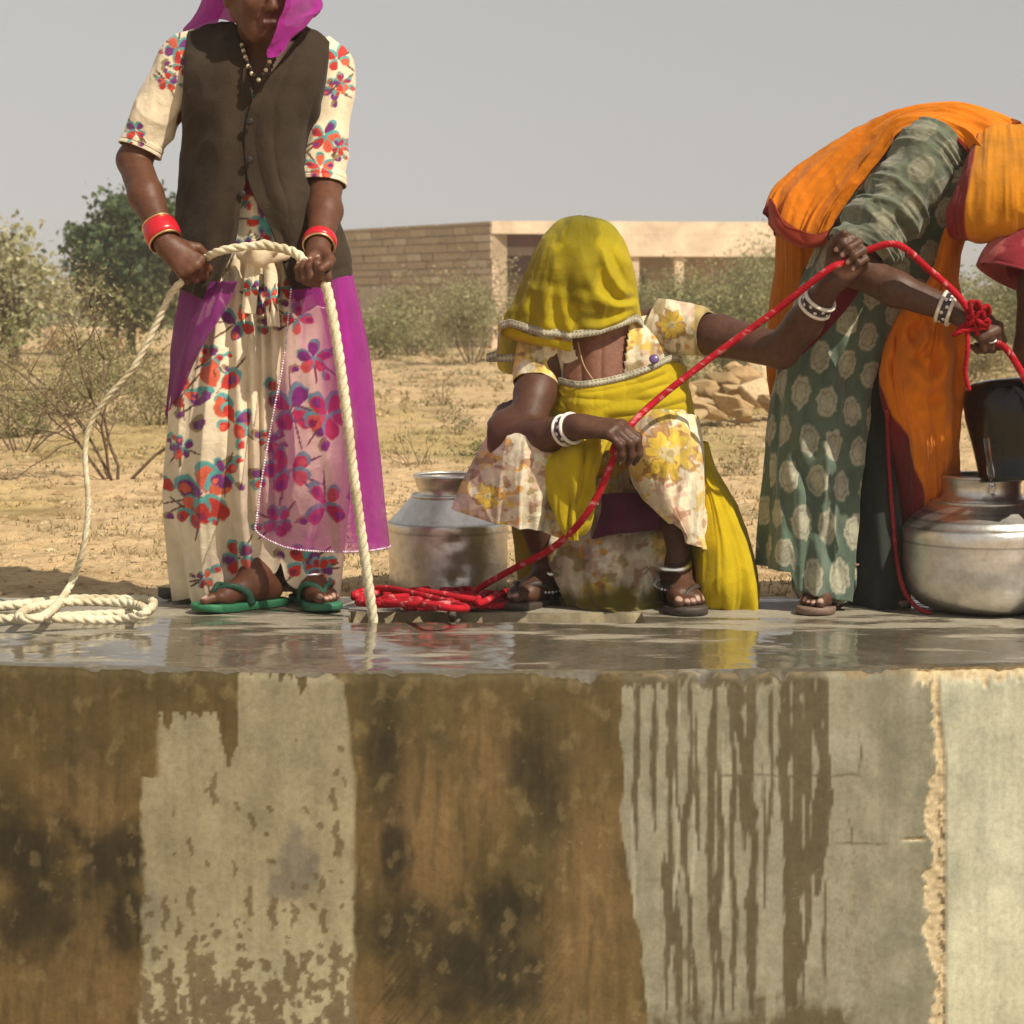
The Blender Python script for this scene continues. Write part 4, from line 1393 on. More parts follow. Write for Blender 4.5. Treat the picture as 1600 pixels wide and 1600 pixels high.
# ================================================================== standing woman in a brown vest
w1 = thing("person", "standing woman in brown vest and floral dress holding a thick white rope", "person", P(430, 940, -.03) * A(1, 1, 0), GROUP)
B = Body((-.99, -.42, -.004), (-.36, .17, 1.72), .0032)
hc1 = P(402, -13, -.10)
f1 = nrm(A(.46, -.85, -.22))
B.ell(P(403, 190, .01), (.125, .085, .19), None, .03)
B.ell(P(405, 400, .02), (.14, .10, .13), None, .05)
B.cone(P(318, 88, .02), P(500, 98, .02), .05, .05, .03)
B.cone(P(400, 110, .02), P(404, 30, -.05), .056, .05, .02)
B.head(hc1, f1, A(.05, -.2, .97))
EL, ER = P(209, 250, -.01), P(507, 294, -.04)
WL, WR = P(262, 384, -.18), P(497, 392, -.235)
B.chain([P(312, 90, .02), P(262, 165, .0), EL, P(228, 305, -.09), WL], [.052, .047, .040, .041, .0255], .015)
B.chain([P(505, 100, .02), P(512, 190, .0), ER, P(508, 330, -.11), WR], [.052, .047, .040, .041, .0255], .015)
h1 = B.hand(WL, A(.72, -.2, -.62), A(-.1, .95, -.2), True, curl=(68, 78, 45))
h2 = B.hand(WR, A(.0, -.52, -.83), A(-.4, -.75, .5), False, curl=(70, 80, 45))
for hip, kn, an in ((P(365, 450, .03), P(365, 670, -.02), P(396, 890, -.03)), (P(450, 450, .03), P(468, 670, -.02), P(482, 884, .02))):
    B.chain([hip, kn, kn + (an - kn) * .3 + A(0, .02, 0), an], [.08, .055, .05, .033], .02)
ft1 = B.foot(P(400, 905, -.03), A(-.80, -.60, 0), True, .02)
ft2 = B.foot(P(482, 900, .02), A(.42, -.90, 0), False, .02)
B.mesh("body", M_SKIN, w1, (.108, .042, .021), 3)
u1 = nrm(A(.05, -.2, .97) - f1 * np.dot(f1, A(.05, -.2, .97))); r1 = np.cross(f1, u1)
hb = Body(hc1 - .15, hc1 + .15, .004)
hb.ell(hc1 + u1 * .026 - f1 * .016, (.078, .095, .090), (r1, f1, u1), .01)
hb.ell(hc1 + f1 * .105 - u1 * .035, (.085, .085, .098), (r1, f1, u1), .01, True)
hb.ell(hc1 - u1 * .030 - f1 * .085, (.040, .030, .035), (r1, f1, u1), .02)
hb.mesh("hair", M_BARK, w1, (.014, .011, .009), 4)
sandal(w1, ft1["g"], "sandal", (.03, .17, .075), (.022, .075, .045))
sandal(w1, ft2["g"], "sandal", (.035, .16, .09), (.03, .12, .075))
for an, r in ((P(398, 893, -.03), .042), (P(483, 888, .01), .042)):
    bangle("anklet", an, A(.1, -.25, 1), r, roundprof(.0042), M_SILVER, w1, A(.75, .72, .68))

# blouse under the vest, with its sleeves
bl = drape([ring(xl, y, xr, y + 4, .01, b, 14) for y, xl, xr, b in ((66, 330, 482, .062), (120, 306, 500, .09), (200, 300, 492, .105), (290, 300, 500, .112), (360, 300, 515, .118), (420, 305, 515, .118))], 120, 220, [(.010, .014, 14, 2, 5, 2)], (.008, 14, 2), True)
c = np.tile(CREAM, (bl.shape[0], bl.shape[1], 1)); q = topx(bl)
for k, (x, y, s) in enumerate([(412, 345, 26), (395, 300, 20), (420, 385, 18), (380, 385, 16), (405, 180, 26)]): floral(c, q, x, y, s, 200 + k)
petal(c, q, 392, 292, 20, 14, 0, A(.22, .02, .03)); petal(c, q, 418, 352, 18, 10, .7, TEAL)
Qb = quads(bl.shape[0], bl.shape[1], True)
vneck = ((q[..., 1] < 158) & (np.abs(q[..., 0] - 402) < (160 - q[..., 1]) * .42 + 3) & (bl[..., 1] < .02)).ravel()
mk("blouse", bl, Qb[~vneck[Qb].all(1)], M_CLOTH, w1, c, solid=.003)
for k, (path, rad, fl) in enumerate([
        ([P(322, 76, .02), P(292, 92, .02), P(262, 150, .005), P(235, 200, .0), P(219, 236, -.01)], [.058, .064, .060, .056, .047], [(278, 78, 20), (262, 128, 15), (212, 205, 15), (285, 105, 13), (243, 62, 10)]),
        ([P(492, 84, .02), P(517, 105, .02), P(513, 175, .0), P(507, 240, -.015), P(503, 288, -.035)], [.055, .058, .056, .054, .0505], [(527, 92, 20), (522, 140, 17), (508, 215, 22), (500, 262, 20), (533, 130, 13), (530, 230, 12)])]):
    g_ = tubegrid(path, rad, 14)
    last = g_[-1]; cen = last.mean(0)
    ext = nrm(np.array(path[-1]) - np.array(path[-2])) * .004
    S_ = drape(list(g_), 150, 150, [(.004, .012, 5, 3.5, 30 + k, 1.6)], (.008, 22, 3 + k), True)
    # turned hem
    t = np.linspace(0, 1, 150)[:, None, None]
    S_ = S_ + (S_ - S_.mean(1, keepdims=True)) * (.06 * sst(.90, .905, t) - .05 * sst(.955, .96, t) + .05 * sst(.962, .967, t))
    c = np.tile(CREAM, (150, 150, 1)); q = topx(S_)
    for i, (x, y, s) in enumerate(fl): floral(c, q, x, y, s, 300 + 10 * k + i)
    mk("sleeve", S_, quads(150, 150, True), M_CLOTH, w1, c, solid=.003)

# vest, two front panels that meet the back
VL = [[(366, 34, -.03), (335, 38, -.02), (297, 50, -.03), (335, 38, .08), (405, 42, .085)],
      [(381, 95, -.10), (338, 100, -.10), (291, 112, -.065), (330, 100, .12), (405, 100, .13)],
      [(393, 148, -.118), (343, 155, -.122), (289, 170, -.055), (330, 160, .13), (405, 160, .135)],
      [(388, 205, -.122), (340, 207, -.128), (287, 230, .0), (330, 220, .125), (405, 220, .13)],
      [(388, 265, -.127), (335, 270, -.132), (282, 290, .0), (330, 280, .12), (405, 280, .125)],
      [(377, 312, -.137), (330, 320, -.138), (277, 345, .0), (330, 335, .12), (405, 335, .125)],
      [(369, 372, -.142), (322, 382, -.140), (272, 395, .0), (330, 390, .12), (405, 390, .125)],
      [(350, 425, -.146), (314, 432, -.138), (268, 425, .0), (330, 425, .12), (405, 425, .125)],
      [(327, 474, -.146), (303, 460, -.138), (265, 442, .0), (330, 445, .12), (405, 445, .125)]]
VR = [[(480, 38, -.03), (497, 48, -.02), (514, 66, -.03), (480, 45, .08), (405, 42, .085)],
      [(438, 95, -.10), (470, 100, -.10), (510, 112, -.065), (480, 100, .12), (405, 100, .13)],
      [(399, 148, -.124), (450, 155, -.124), (502, 170, -.055), (480, 160, .13), (405, 160, .135)],
      [(383, 205, -.130), (440, 207, -.132), (500, 222, .0), (480, 220, .125), (405, 220, .13)],
      [(385, 265, -.136), (445, 270, -.138), (510, 290, .0), (480, 280, .12), (405, 280, .125)],
      [(397, 308, -.142), (460, 320, -.138), (524, 338, .0), (480, 335, .12), (405, 335, .125)],
      [(420, 350, -.144), (472, 370, -.138), (538, 378, .0), (480, 390, .12), (405, 390, .125)],
      [(442, 410, -.146), (484, 420, -.14), (546, 405, .0), (480, 425, .12), (405, 425, .125)],
      [(463, 472, -.146), (497, 452, -.14), (547, 426, .0), (480, 445, .12), (405, 445, .125)]]
vest = bpy.data.objects.new("vest", None); COL.objects.link(vest); vest.parent = w1; vest.matrix_parent_inverse = Matrix.Translation(w1.location).inverted()
for k, VV in enumerate((VL, VR)):
    S_ = drape([[P(*p) for p in r] for r in VV], 170, 130, [(.006, .020, 6, 2.0, 51 + k, 1.6), (.004, .012, 3, 6, 57 + k, 1.3)], (.022, 8, 7 + k), fine=(.0025, 34, 17))
    if k == 0: vo = mk("vest", S_, quads(170, 130), M_WOOL, w1, A(.036, .0235, .0135), solid=.006)
    else: mk("front_panel", S_, quads(170, 130), M_WOOL, vo, A(.039, .026, .015), solid=.006)
bpy.data.objects.remove(vest)
for (x, y) in ((390, 190), (378, 303), (389, 250)):
    V, Q = lathe([(0, .004), (.006, .004), (.0085, .003), (.009, 0), (.0085, -.003)], 20, P(x, y, -.15), (0, -1, .05))
    mk("button", V, Q, M_RUBBER, vo, A(.018, .013, .01))

# skirt
rows_ = []
for y, xl, xr, Yc, b in ((395, 350, 464, -.01, .115), (450, 312, 495, -.0, .135), (540, 290, 528, .0, .16), (650, 272, 545, .0, .17), (760, 266, 545, .01, .165), (850, 272, 536, .04, .135), (915, 284, 526, .06, .105)):
    rows_.append(ring(xl, y, xr, y, Yc, b, 16))
NR, NC = 330, 420
sk = drape(rows_, NR, NC, [(.010, .034, 17, .8, 61, 1.7), (.008, .018, 34, 1.1, 62, 1.3)], (.012, 10, 11), True, fine=(.002, 34, 12))
q = topx(sk); v = np.linspace(0, 1, NR)[:, None]
frontness = sst(0, -.06, sk[..., 1])
# deep pleats down the middle
pl = sum(a * np.exp(-((q[..., 0] - x0 - 14 * v) / wd) ** 2) for x0, wd, a in ((378, 7, .030), (398, 5, .026), (414, 6, .034), (432, 6, .022), (352, 8, .014)))
sk[..., 1] += pl * frontness * sst(0, .1, v) * sst(1.0, .7, v)
# uneven hem: low at the left, lifted in the middle
xx = q[..., 0]
hemz = np.interp(xx, [262, 290, 343, 352, 362, 385, 418, 442, 462, 500, 530], [925, 944, 936, 906, 884, 876, 866, 846, 878, 905, 895])
dz = (hemz - 915) / 640 * frontness + (1 - frontness) * .03
sk[..., 2] -= dz * sst(.55, 1.0, v) * 1.0
q = topx(sk)
c = np.tile(CREAM, (NR, NC, 1))
fl = [(338, 612, 42), (322, 775, 44), (372, 505, 26), (366, 660, 26), (300, 800, 24), (372, 872, 26), (350, 740, 22), (455, 640, 36), (450, 735, 34), (512, 650, 34), (508, 790, 32), (435, 815, 24), (490, 560, 24), (475, 880, 28), (500, 890, 18), (410, 470, 22), (440, 450, 22), (330, 560, 18), (285, 700, 18), (285, 615, 24), (320, 905, 14), (420, 690, 16), (465, 500, 22)]
for k, (x, y, s) in enumerate(fl): floral(c, q, x, y, s, 400 + k)
mk("skirt", sk, quads(NR, NC, True), M_CLOTH, w1, c, solid=.002)
# waist knot of the skirt cloth
kn_ = Body((-.72, -.30, .76), (-.52, -.08, .92), .003)
kn_.chain([P(378, 398, -.15), P(405, 404, -.175), P(445, 398, -.15)], [.014, .02, .014], .01)
kn_.ell(P(408, 396, -.175), (.026, .02, .019), None, .01)
kn_.chain([P(400, 402, -.18), P(395, 388, -.185), P(412, 380, -.175)], [.012, .011, .010], .006)
kn_.chain([P(412, 402, -.18), P(428, 390, -.18), P(420, 382, -.175)], [.012, .011, .009], .006)
kn_.mesh("waist_knot", M_CLOTH, w1, (.66, .54, .38), 5)
for k, pts in enumerate(([(398, 405, -.17), (394, 425, -.168), (392, 452, -.172), (388, 490, -.178)], [(416, 405, -.17), (423, 430, -.168), (424, 465, -.174), (428, 510, -.18)])):
    S_ = drape([[P(x - 11, y, Y), P(x, y, Y - .008), P(x + 11, y + 1, Y)] for x, y, Y in pts], 60, 30, [(.004, .010, 3, 2, 65 + k, 1.3)])
    c = np.tile(CREAM, (60, 30, 1)); floral(c, topx(S_), pts[2][0], pts[2][1], 14, 460 + k)
    mk("sash_end", S_, quads(60, 30), M_CLOTH, w1, c, solid=.002)

# purple veil worn round the waist, sheer over the skirt
PUR = A(.40, .018, .30)
ov = drape([[P(*p) for p in r] for r in [
    [(455, 452, -.17), (480, 450, -.165), (522, 436, -.12), (552, 428, -.01), (535, 428, .10), (440, 430, .14)],
    [(443, 560, -.215), (482, 558, -.215), (542, 556, -.15), (577, 552, -.02), (560, 548, .12), (450, 548, .19)],
    [(426, 650, -.235), (476, 655, -.235), (550, 655, -.165), (588, 650, -.02), (570, 648, .13), (450, 648, .20)],
    [(406, 765, -.24), (470, 768, -.245), (555, 762, -.175), (597, 756, -.02), (580, 750, .14), (450, 750, .21)],
    [(398, 832, -.235), (450, 856, -.245), (545, 863, -.18), (605, 856, -.02), (590, 848, .14), (450, 845, .21)]]],
    220, 240, [(.004, .012, 9, .7, 71, 1.5), (.0, .007, 20, .9, 72, 1.2)], (.006, 8, 21))
uu = np.linspace(0, 1, 240)[None, :]; vv = np.linspace(0, 1, 220)[:, None]
qo = topx(ov)
dn = .22 + .55 * sst(0, 18, qo[..., 0] - (522 + 30 * vv) + 10 * np.sin(vv * 9)) - .22 * sst(.55, 1, vv) * sst(.5, .62, uu) + .10 * sst(.9, 1, vv) + .25 * sst(.12, .0, vv)
dn += .16 * np.maximum(0, np.sin(uu * 46 + 2 * vv)) ** 3 * sst(.1, .2, uu)
mk("waist_veil", ov, quads(220, 240), M_SHEER, w1, PUR * np.ones((220, 240, 1)), attrs={"dens": np.clip(dn, .2, .93)})
# beaded trim on its edge and hem
def ribbon(name, top, off, width, parent, seed=1):
    """flat woven braid along a line of points"""
    p, s = resample(top[::3], .0022)
    o_ = nrm(np.array(off, float))
    rows_ = [p + A(0, -.003, 0) + A(0, 0, -1) * width * t + A(0, -1, 0) * .002 * math.sin(3.14 * t) for t in np.linspace(0, 1, 9)]
    V = np.array(rows_)
    t = np.linspace(0, 1, 9)[:, None]
    ph = s[None, :] / .019
    tri = np.abs((ph % 1) * 2 - 1)
    m = sst(.12, -.02, np.abs(t - .5) * 1.6 - (.55 - .75 * np.abs(tri - .5)))
    edge = sst(.16, .10, np.minimum(t, 1 - t))
    k = np.maximum(m, edge * (.6 + .4 * (np.sin(s[None, :] / .0011) > 0)))
    k = (k * (.7 + .5 * vn(s[None, :] * 300, t * 4, 0, seed)))[..., None]
    c = A(.10, .08, .025) * (1 - k) + A(.50, .47, .36) * k
    return mk(name, V, quads(9, len(p)), M_CLOTH, parent, c, solid=.0015)
tr = np.concatenate([ov[::4, 0], ov[-1, ::5][1:110 // 5 * 2]])
def trim(name, pts, parent, cols, r, step=.009, seed=1, flat=.5):
    p, s = resample(pts[::3] if len(pts) > 40 else pts, step)
    rr = np.random.RandomState(seed)
    k = np.array([(1, 0, 0), (-1, 0, 0), (0, 1, 0), (0, -1, 0), (0, 0, 1), (0, 0, -1)], float)
    fa = np.array([(0, 2, 4), (2, 1, 4), (1, 3, 4), (3, 0, 4), (2, 0, 5), (1, 2, 5), (3, 1, 5), (0, 3, 5)])
    V = p[:, None] + A(0, -.002, 0) + k[None] * r * A(1, .6, 1) * rr.uniform(.75, 1.2, (len(p), 1, 1))
    cc = np.repeat(np.array(cols)[rr.randint(0, len(cols), len(p))], 6, 0)
    o = mk(name, V.reshape(-1, 3), (fa[None] + 6 * np.arange(len(p))[:, None, None]).reshape(-1, 3), M_GLOSS, parent, cc)
    o["kind"] = "stuff"
    return o
trim("beaded_trim", tr, w1, [(.78, .66, .72), (.70, .55, .62), (.6, .42, .55)], .0034, .0062)
lv = drape([[P(*p) for p in r] for r in [
    [(372, 440, -.16), (330, 440, -.15), (282, 448, -.03), (300, 445, .10), (380, 445, .15)],
    [(350, 490, -.19), (310, 505, -.16), (271, 520, -.03), (290, 515, .12), (380, 515, .17)],
    [(312, 550, -.185), (286, 570, -.14), (266, 595, -.02), (285, 590, .13), (380, 590, .18)],
    [(284, 612, -.12), (270, 632, -.08), (262, 652, .0), (280, 650, .14), (380, 650, .19)]]], 120, 150, [(.004, .012, 9, 1, 75, 1.5)], (.005, 9, 23))
mk("waist_veil", lv, quads(120, 150), M_SHEER, w1, A(.24, .018, .20), attrs={"dens": np.full(120 * 150, .84)})  # same veil in a darker purple: the shade on this side is painted in

# head veil
hv_ = drape([[P(*p) for p in r] for r in [
    [(368, 34, -.05), (371, 5, -.10), (378, -60, -.15), (425, -98, -.19), (462, -50, -.21), (447, 0, -.215), (434, 40, -.215), (416, 78, -.20), (417, 90, -.195)],
    [(338, 30, -.045), (350, 0, -.06), (360, -70, -.10), (420, -118, -.12), (478, -65, -.15), (470, -2, -.17), (450, 35, -.19), (426, 76, -.19), (423, 90, -.19)],
    [(302, 44, .0), (325, 0, .0), (345, -80, -.02), (415, -130, -.03), (488, -70, -.06), (492, -2, -.10), (470, 30, -.15), (440, 74, -.18), (430, 88, -.185)],
    [(288, 46, .07), (318, 5, .08), (345, -70, .06), (415, -115, .05), (485, -65, .04), (504, 2, -.05), (492, 22, -.11), (452, 62, -.16), (436, 84, -.18)],
    [(292, 70, .12), (322, 20, .14), (350, -50, .11), (415, -80, .1), (480, -50, .09), (500, 12, .0), (486, 26, -.09), (458, 52, -.16), (440, 78, -.19)],
    [(300, 120, .15), (330, 60, .16), (360, 0, .14), (415, -30, .12), (470, -10, .11), (490, 18, .04), (478, 26, -.05), (458, 48, -.13), (441, 74, -.18)]]],
    150, 230, [(.006, .010, 10, 1.6, 81, 1.5), (.004, .004, 22, 2, 82, 1.2)], (.008, 14, 25))
mk("head_veil", hv_, quads(150, 230), M_VEIL, w1, PUR * 1.05)
# necklace of dark and light beads
nk, s_ = resample([P(377, 66, -.075), P(384, 90, -.122), P(393, 110, -.150), P(402, 121, -.158), P(413, 114, -.155), P(421, 98, -.14), P(430, 72, -.11)], .0125)
V, Q, T3 = tube(curve(nk, 60), .0035, n=8)
nko = mk("necklace", V, [Q, T3], M_RUBBER, w1, A(.02, .015, .012))
for i, p in enumerate(nk[1:-1]):
    big = i in (6, 8, 10)
    V, Q = lathe([(0.0004, -.005), (.004, -.004), (.0058, 0), (.004, .004), (.0004, .005)], 12, p + A(0, -.004, -.006 if big else 0), (1, 0, .2))
    mk("bead", V, Q, M_GLOSS, nko, A(.55, .47, .30) if i % 2 == 0 else A(.05, .03, .02))
# red bangles
for k, (c_, ax, R) in enumerate(((WL + (P(238, 330, -.12) - WL) * .36, WL - P(228, 305, -.09), .036), (WR + (P(508, 330, -.11) - WR) * .22, WR - P(508, 330, -.11), .034))):
    ax = nrm(ax)
    w_ = .024 if k == 0 else .013
    bangle("bangle", c_, ax, R, [(0, -w_), (.004, -w_), (.0062, -w_ * .5), (.0068, 0), (.0062, w_ * .5), (.004, w_), (0, w_)], M_GLOSS, w1, A(.52, .012, .022))
    for e in (-1, 1) if k == 0 else (1,):
        bangle("bangle_rim", c_ + ax * e * (w_ + .003), ax, R + .002, roundprof(.003), M_SILVER, w1, A(.75, .50, .25))

# ================================================================== crouching woman under a yellow veil
w2 = thing("person", "crouching woman in yellow floral clothes, yellow veil over her face, pulling red rope", "person", P(955, 945, .05) * A(1, 1, 0), GROUP)
B = Body((-.06, -.42, -.004), (.98, .42, 1.02), .004)
hc2 = P(908, 425, .03)
B.ell(P(945, 640, .10), (.125, .10, .17), None, .03)
B.ell(P(950, 800, .20), (.17, .14, .12), None, .05)
B.cone(P(862, 545, .06), P(1028, 512, .06), .05, .05, .03)
B.cone(P(938, 550, .06), P(915, 470, .0), .058, .05, .02)
B.head(hc2, A(-.06, -.84, -.5), A(0, -.5, .85))
EL, ER = P(818, 682, -.13), P(1220, 548, -.14)
WL, WR = P(905, 666, -.29), P(1300, 440, -.28)
B.chain([P(855, 550, .05), P(836, 615, -.03), EL, P(855, 680, -.2), WL], [.054, .050, .043, .040, .0255], .015)
B.chain([P(1035, 515, .05), P(1125, 525, -.04), ER, P(1256, 505, -.2), WR], [.054, .050, .042, .042, .0255], .015)
h3 = B.hand(WL, A(.88, -.38, -.06), A(.10, .30, -.92), True, curl=(40, 46, 28), spread=4, sc=1.12)
h4 = B.hand(WR, A(.68, -.12, .70), A(-.2, -.85, .3), False, curl=(66, 76, 48), sc=1.02)
for hip, kn, an in ((P(900, 800, .18), P(800, 680, -.08), P(862, 890, .07)), (P(1005, 800, .18), P(1040, 692, -.06), P(1052, 885, .0))):
    B.chain([hip, kn, kn + (an - kn) * .35 + A(0, .03, 0), an], [.085, .062, .055, .034], .02)
ft3 = B.foot(P(858, 900, .07), A(-.62, -.78, 0), True, .014, sc=1.1)
ft4 = B.foot(P(1056, 892, .03), A(.12, -.99, 0), False, .014, sc=1.16)
B.mesh("body", M_SKIN, w2, (.085, .037, .022), 8)
sandal(w2, ft3["g"], "sandal", (.06, .045, .035), (.045, .03, .025))
sandal(w2, ft4["g"], "sandal", (.065, .05, .04), (.05, .035, .03))
for c_, ax, r in ((P(1047, 878, -.01), A(.05, -.3, 1), .046), (P(866, 885, .065), A(-.1, -.3, 1), .044)):
    bangle("anklet", c_, ax, r, roundprof(.0085, 10), M_SILVER, w2, A(.80, .78, .74))
for c_, r in ((P(1052, 905, -.035), .046), (P(856, 908, .04), .044)):
    a_ = [c_ + A(math.cos(t) * r, math.sin(t) * r * .9, -.012 + .01 * math.sin(t)) for t in np.linspace(0, 6.283, 40)]
    trim("anklet_chain", np.array(a_), w2, [(.75, .73, .70), (.5, .48, .45)], .0042, .009, 4)

YEL, YEL2, BASE2 = A(.66, .50, .012), A(.72, .50, .03), A(.76, .65, .45)
def print2(V, seed, big=()):
    q = topx(V)
    x, y = q[..., 0], q[..., 1]
    # offset by depth so that the sides keep a pattern of their own
    x = x + V[..., 1] * 60
    c = np.tile(BASE2, V.shape[:2] + (1,))
    for k, (cl, th, sc, al) in enumerate([((.60, .40, .30), .56, 42, .7), ((.70, .50, .10), .55, 34, .9), ((.30, .22, .08), .63, 22, .8), ((.34, .15, .07), .65, 19, .75), ((.78, .70, .52), .58, 16, .9), ((.72, .34, .04), .69, 17, .85)]):
        m = sst(th, th + .045, fbm(x / sc, y / sc, 0, seed + 7 * k, 3))[..., None] * al
        c = c * (1 - m) + np.array(cl) * m
    rb = np.random.RandomState(seed)
    for (cx, cy, s) in big:
        n = 10
        ts = [6.283 * k / n + rb.uniform(-.16, .16) for k in range(n)]
        sc_ = rb.uniform(.8, 1.15, n)
        for k, t in enumerate(ts):
            petal(c, q, cx + math.cos(t) * s * .60, cy + math.sin(t) * s * .64, s * .46 * sc_[k], s * .23, t, A(.40, .20, .05), .85, 1.0)
        for k, t in enumerate(ts):
            petal(c, q, cx + math.cos(t) * s * .54, cy + math.sin(t) * s * .58, s * .40 * sc_[k], s * .17, t, A(.72, .50, .06) * rb.uniform(.75, 1.1), .92, 1.1)
        petal(c, q, cx, cy, s * .34, s * .30, 0, A(.58, .50, .26), .9, 1.0)
        petal(c, q, cx + 1, cy, s * .14, s * .12, 0, A(.36, .28, .12), .9, .8)
    w_ = fbm(x / 5, y / 7, 0, seed + 90, 3)[..., None]
    c = c * (.78 + .42 * w_)
    c = c * (1 - .28 * sst(.5, .62, fbm(x / 12, y / 80, 0, seed + 91, 3)))[..., None]
    return c
# blouse and sleeves
bl = drape([ring(xl, yl, xr, yr, Yc, b, 14) for xl, yl, xr, yr, Yc, b in ((868, 520, 1030, 488, .06, .06), (848, 548, 1052, 520, .06, .098), (850, 590, 1062, 566, .07, .115), (858, 640, 1072, 625, .09, .125), (862, 700, 1075, 690, .13, .13), (860, 760, 1075, 750, .17, .14))], 120, 200, [(.008, .014, 10, 2, 101, 1.5)], (.01, 12, 31), True)
c = print2(bl, 500)
q = topx(bl)
# open neck: shows the skin below
mneck = (q[..., 0] > 892 + np.maximum(q[..., 1] - 540, 0) * .42) & (q[..., 0] < 984 - np.maximum(q[..., 1] - 515, 0) * .12) & (q[..., 1] < 604)
front = bl[..., 1] < .05
Qb = quads(bl.shape[0], bl.shape[1], True)
mk_ = (mneck & front).ravel()
Qb = Qb[~mk_[Qb].all(1)]
mk("blouse", bl, Qb, M_CLOTH, w2, c, solid=.003)
# chest seen in the open neck
ch = drape([[P(880, 515, .02), P(940, 505, -.035), P(1000, 495, .01)], [P(880, 560, -.015), P(940, 556, -.052), P(1000, 545, -.012)], [P(880, 610, -.035), P(942, 612, -.066), P(1000, 600, -.03)]], 60, 90, [(.003, .010, 5, .5, 105, 2.0)])
mk("neckline_skin", ch, quads(60, 90), M_SKIN, w2, A(.20, .085, .052), solid=.004)
for k, (path, rad) in enumerate([
        ([P(878, 532, .05), P(850, 545, .045), P(842, 572, .02), P(838, 602, -.012)], [.058, .062, .058, .055]),
        ([P(1018, 500, .05), P(1045, 510, .04), P(1080, 517, .01), P(1108, 521, -.02)], [.058, .066, .062, .056])]):
    S_ = drape(list(tubegrid(path, rad, 14)), 110, 130, [(.004, .010, 5, 3, 110 + k, 1.5)], (.012, 16, 33 + k), True)
    c = print2(S_, 520 + 31 * k, [(1050, 508, 22)] if k else [])
    if k:
        qq = topx(S_)
        m = sst(1082, 1088, qq[..., 0])[..., None]
        c = c * (1 - m) + A(.36, .27, .10) * (.5 + fbm(qq[..., 0] / 8, qq[..., 1] / 14, 0, 3, 2))[..., None] * m
    mk("sleeve", S_, quads(110, 130, True), M_CLOTH, w2, c, solid=.003)
# yellow wrap over the chest with its beaded edge
S_ = drape([[P(*p) for p in r] for r in [
    [(856, 588, .0), (900, 598, -.075), (950, 592, -.085), (1010, 574, -.075), (1052, 556, -.02), (1065, 560, .06)],
    [(856, 615, .0), (900, 622, -.085), (950, 620, -.095), (1015, 605, -.085), (1066, 590, -.02), (1078, 590, .07)],
    [(856, 645, .0), (900, 655, -.09), (950, 655, -.10), (1020, 645, -.09), (1076, 630, -.02), (1085, 630, .08)],
    [(860, 700, .02), (900, 705, -.08), (950, 705, -.09), (1015, 695, -.08), (1070, 690, -.02), (1080, 690, .09)]]], 130, 180, [(.010, .024, 3, 5, 121, 1.7), (.006, .012, 6, 7, 122, 1.4)], (.010, 12, 35), fine=(.003, 40, 36))
mk("chest_wrap", S_, quads(130, 180), M_VEIL, w2, YEL * (.85 + .3 * fbm(S_[..., 0] * 14, S_[..., 2] * 14, 0, 9, 3))[..., None])
ribbon("braid_trim", S_[1, 5:165] + A(0, -.002, .006), (0, 0, -1), .016, w2, 6)
V, Q = lathe([(.0, .003), (.008, .0025), (.012, .0), (.008, -.002)], 16, P(1022, 561, -.08), (0, -1, .3))
mk("brooch", V, Q, M_GLOSS, w2, A(.13, .07, .22))

# skirt: the mass between the feet, and the two drapes over the knees
S_ = drape([ring(xl, y, xr, y, Yc, b, 14) for y, xl, xr, Yc, b in ((740, 850, 1085, .17, .16), (800, 848, 1075, .16, .18), (850, 850, 1052, .10, .19), (890, 868, 1038, .08, .185), (926, 884, 1030, .08, .16), (948, 880, 1040, .075, .15))], 150, 240, [(.016, .05, 9, 1.6, 131, 1.7), (.010, .02, 21, 3, 132, 1.4)], (.05, 9, 37), True)
c = print2(S_, 560)
m = sst(908, 936, topx(S_)[..., 1] + 40 * (fbm(S_[..., 0] * 30, 0, 0, 4) - .5))[..., None]
c = c * (1 - m) + A(.16, .125, .012) * m
mk("skirt", S_, quads(150, 240, True), M_CLOTH, w2, c * .78, solid=.003)  # print darkened overall, standing for the shade below the knee drapes
S_ = drape([[P(*p) for p in r] for r in [
    [(900, 655, -.05), (860, 650, -.10), (820, 648, -.10), (790, 655, -.02), (785, 668, .10), (820, 690, .2)],
    [(893, 700, -.12), (850, 690, -.20), (800, 686, -.18), (768, 694, -.04), (765, 705, .12), (800, 715, .25)],
    [(885, 765, -.13), (840, 760, -.225), (790, 752, -.20), (746, 752, -.06), (742, 755, .12), (790, 765, .25)],
    [(872, 840, -.12), (835, 826, -.21), (790, 818, -.19), (724, 803, -.07), (724, 800, .11), (780, 805, .25)]]], 190, 230, [(.012, .046, 7, .8, 141, 1.7), (.006, .016, 15, 1.2, 142, 1.4)], (.018, 10, 39), fine=(.003, 34, 40))
c = print2(S_, 600, [(762, 775, 20)])
mk("skirt", S_, quads(190, 230), M_CLOTH, w2, c, solid=.004)
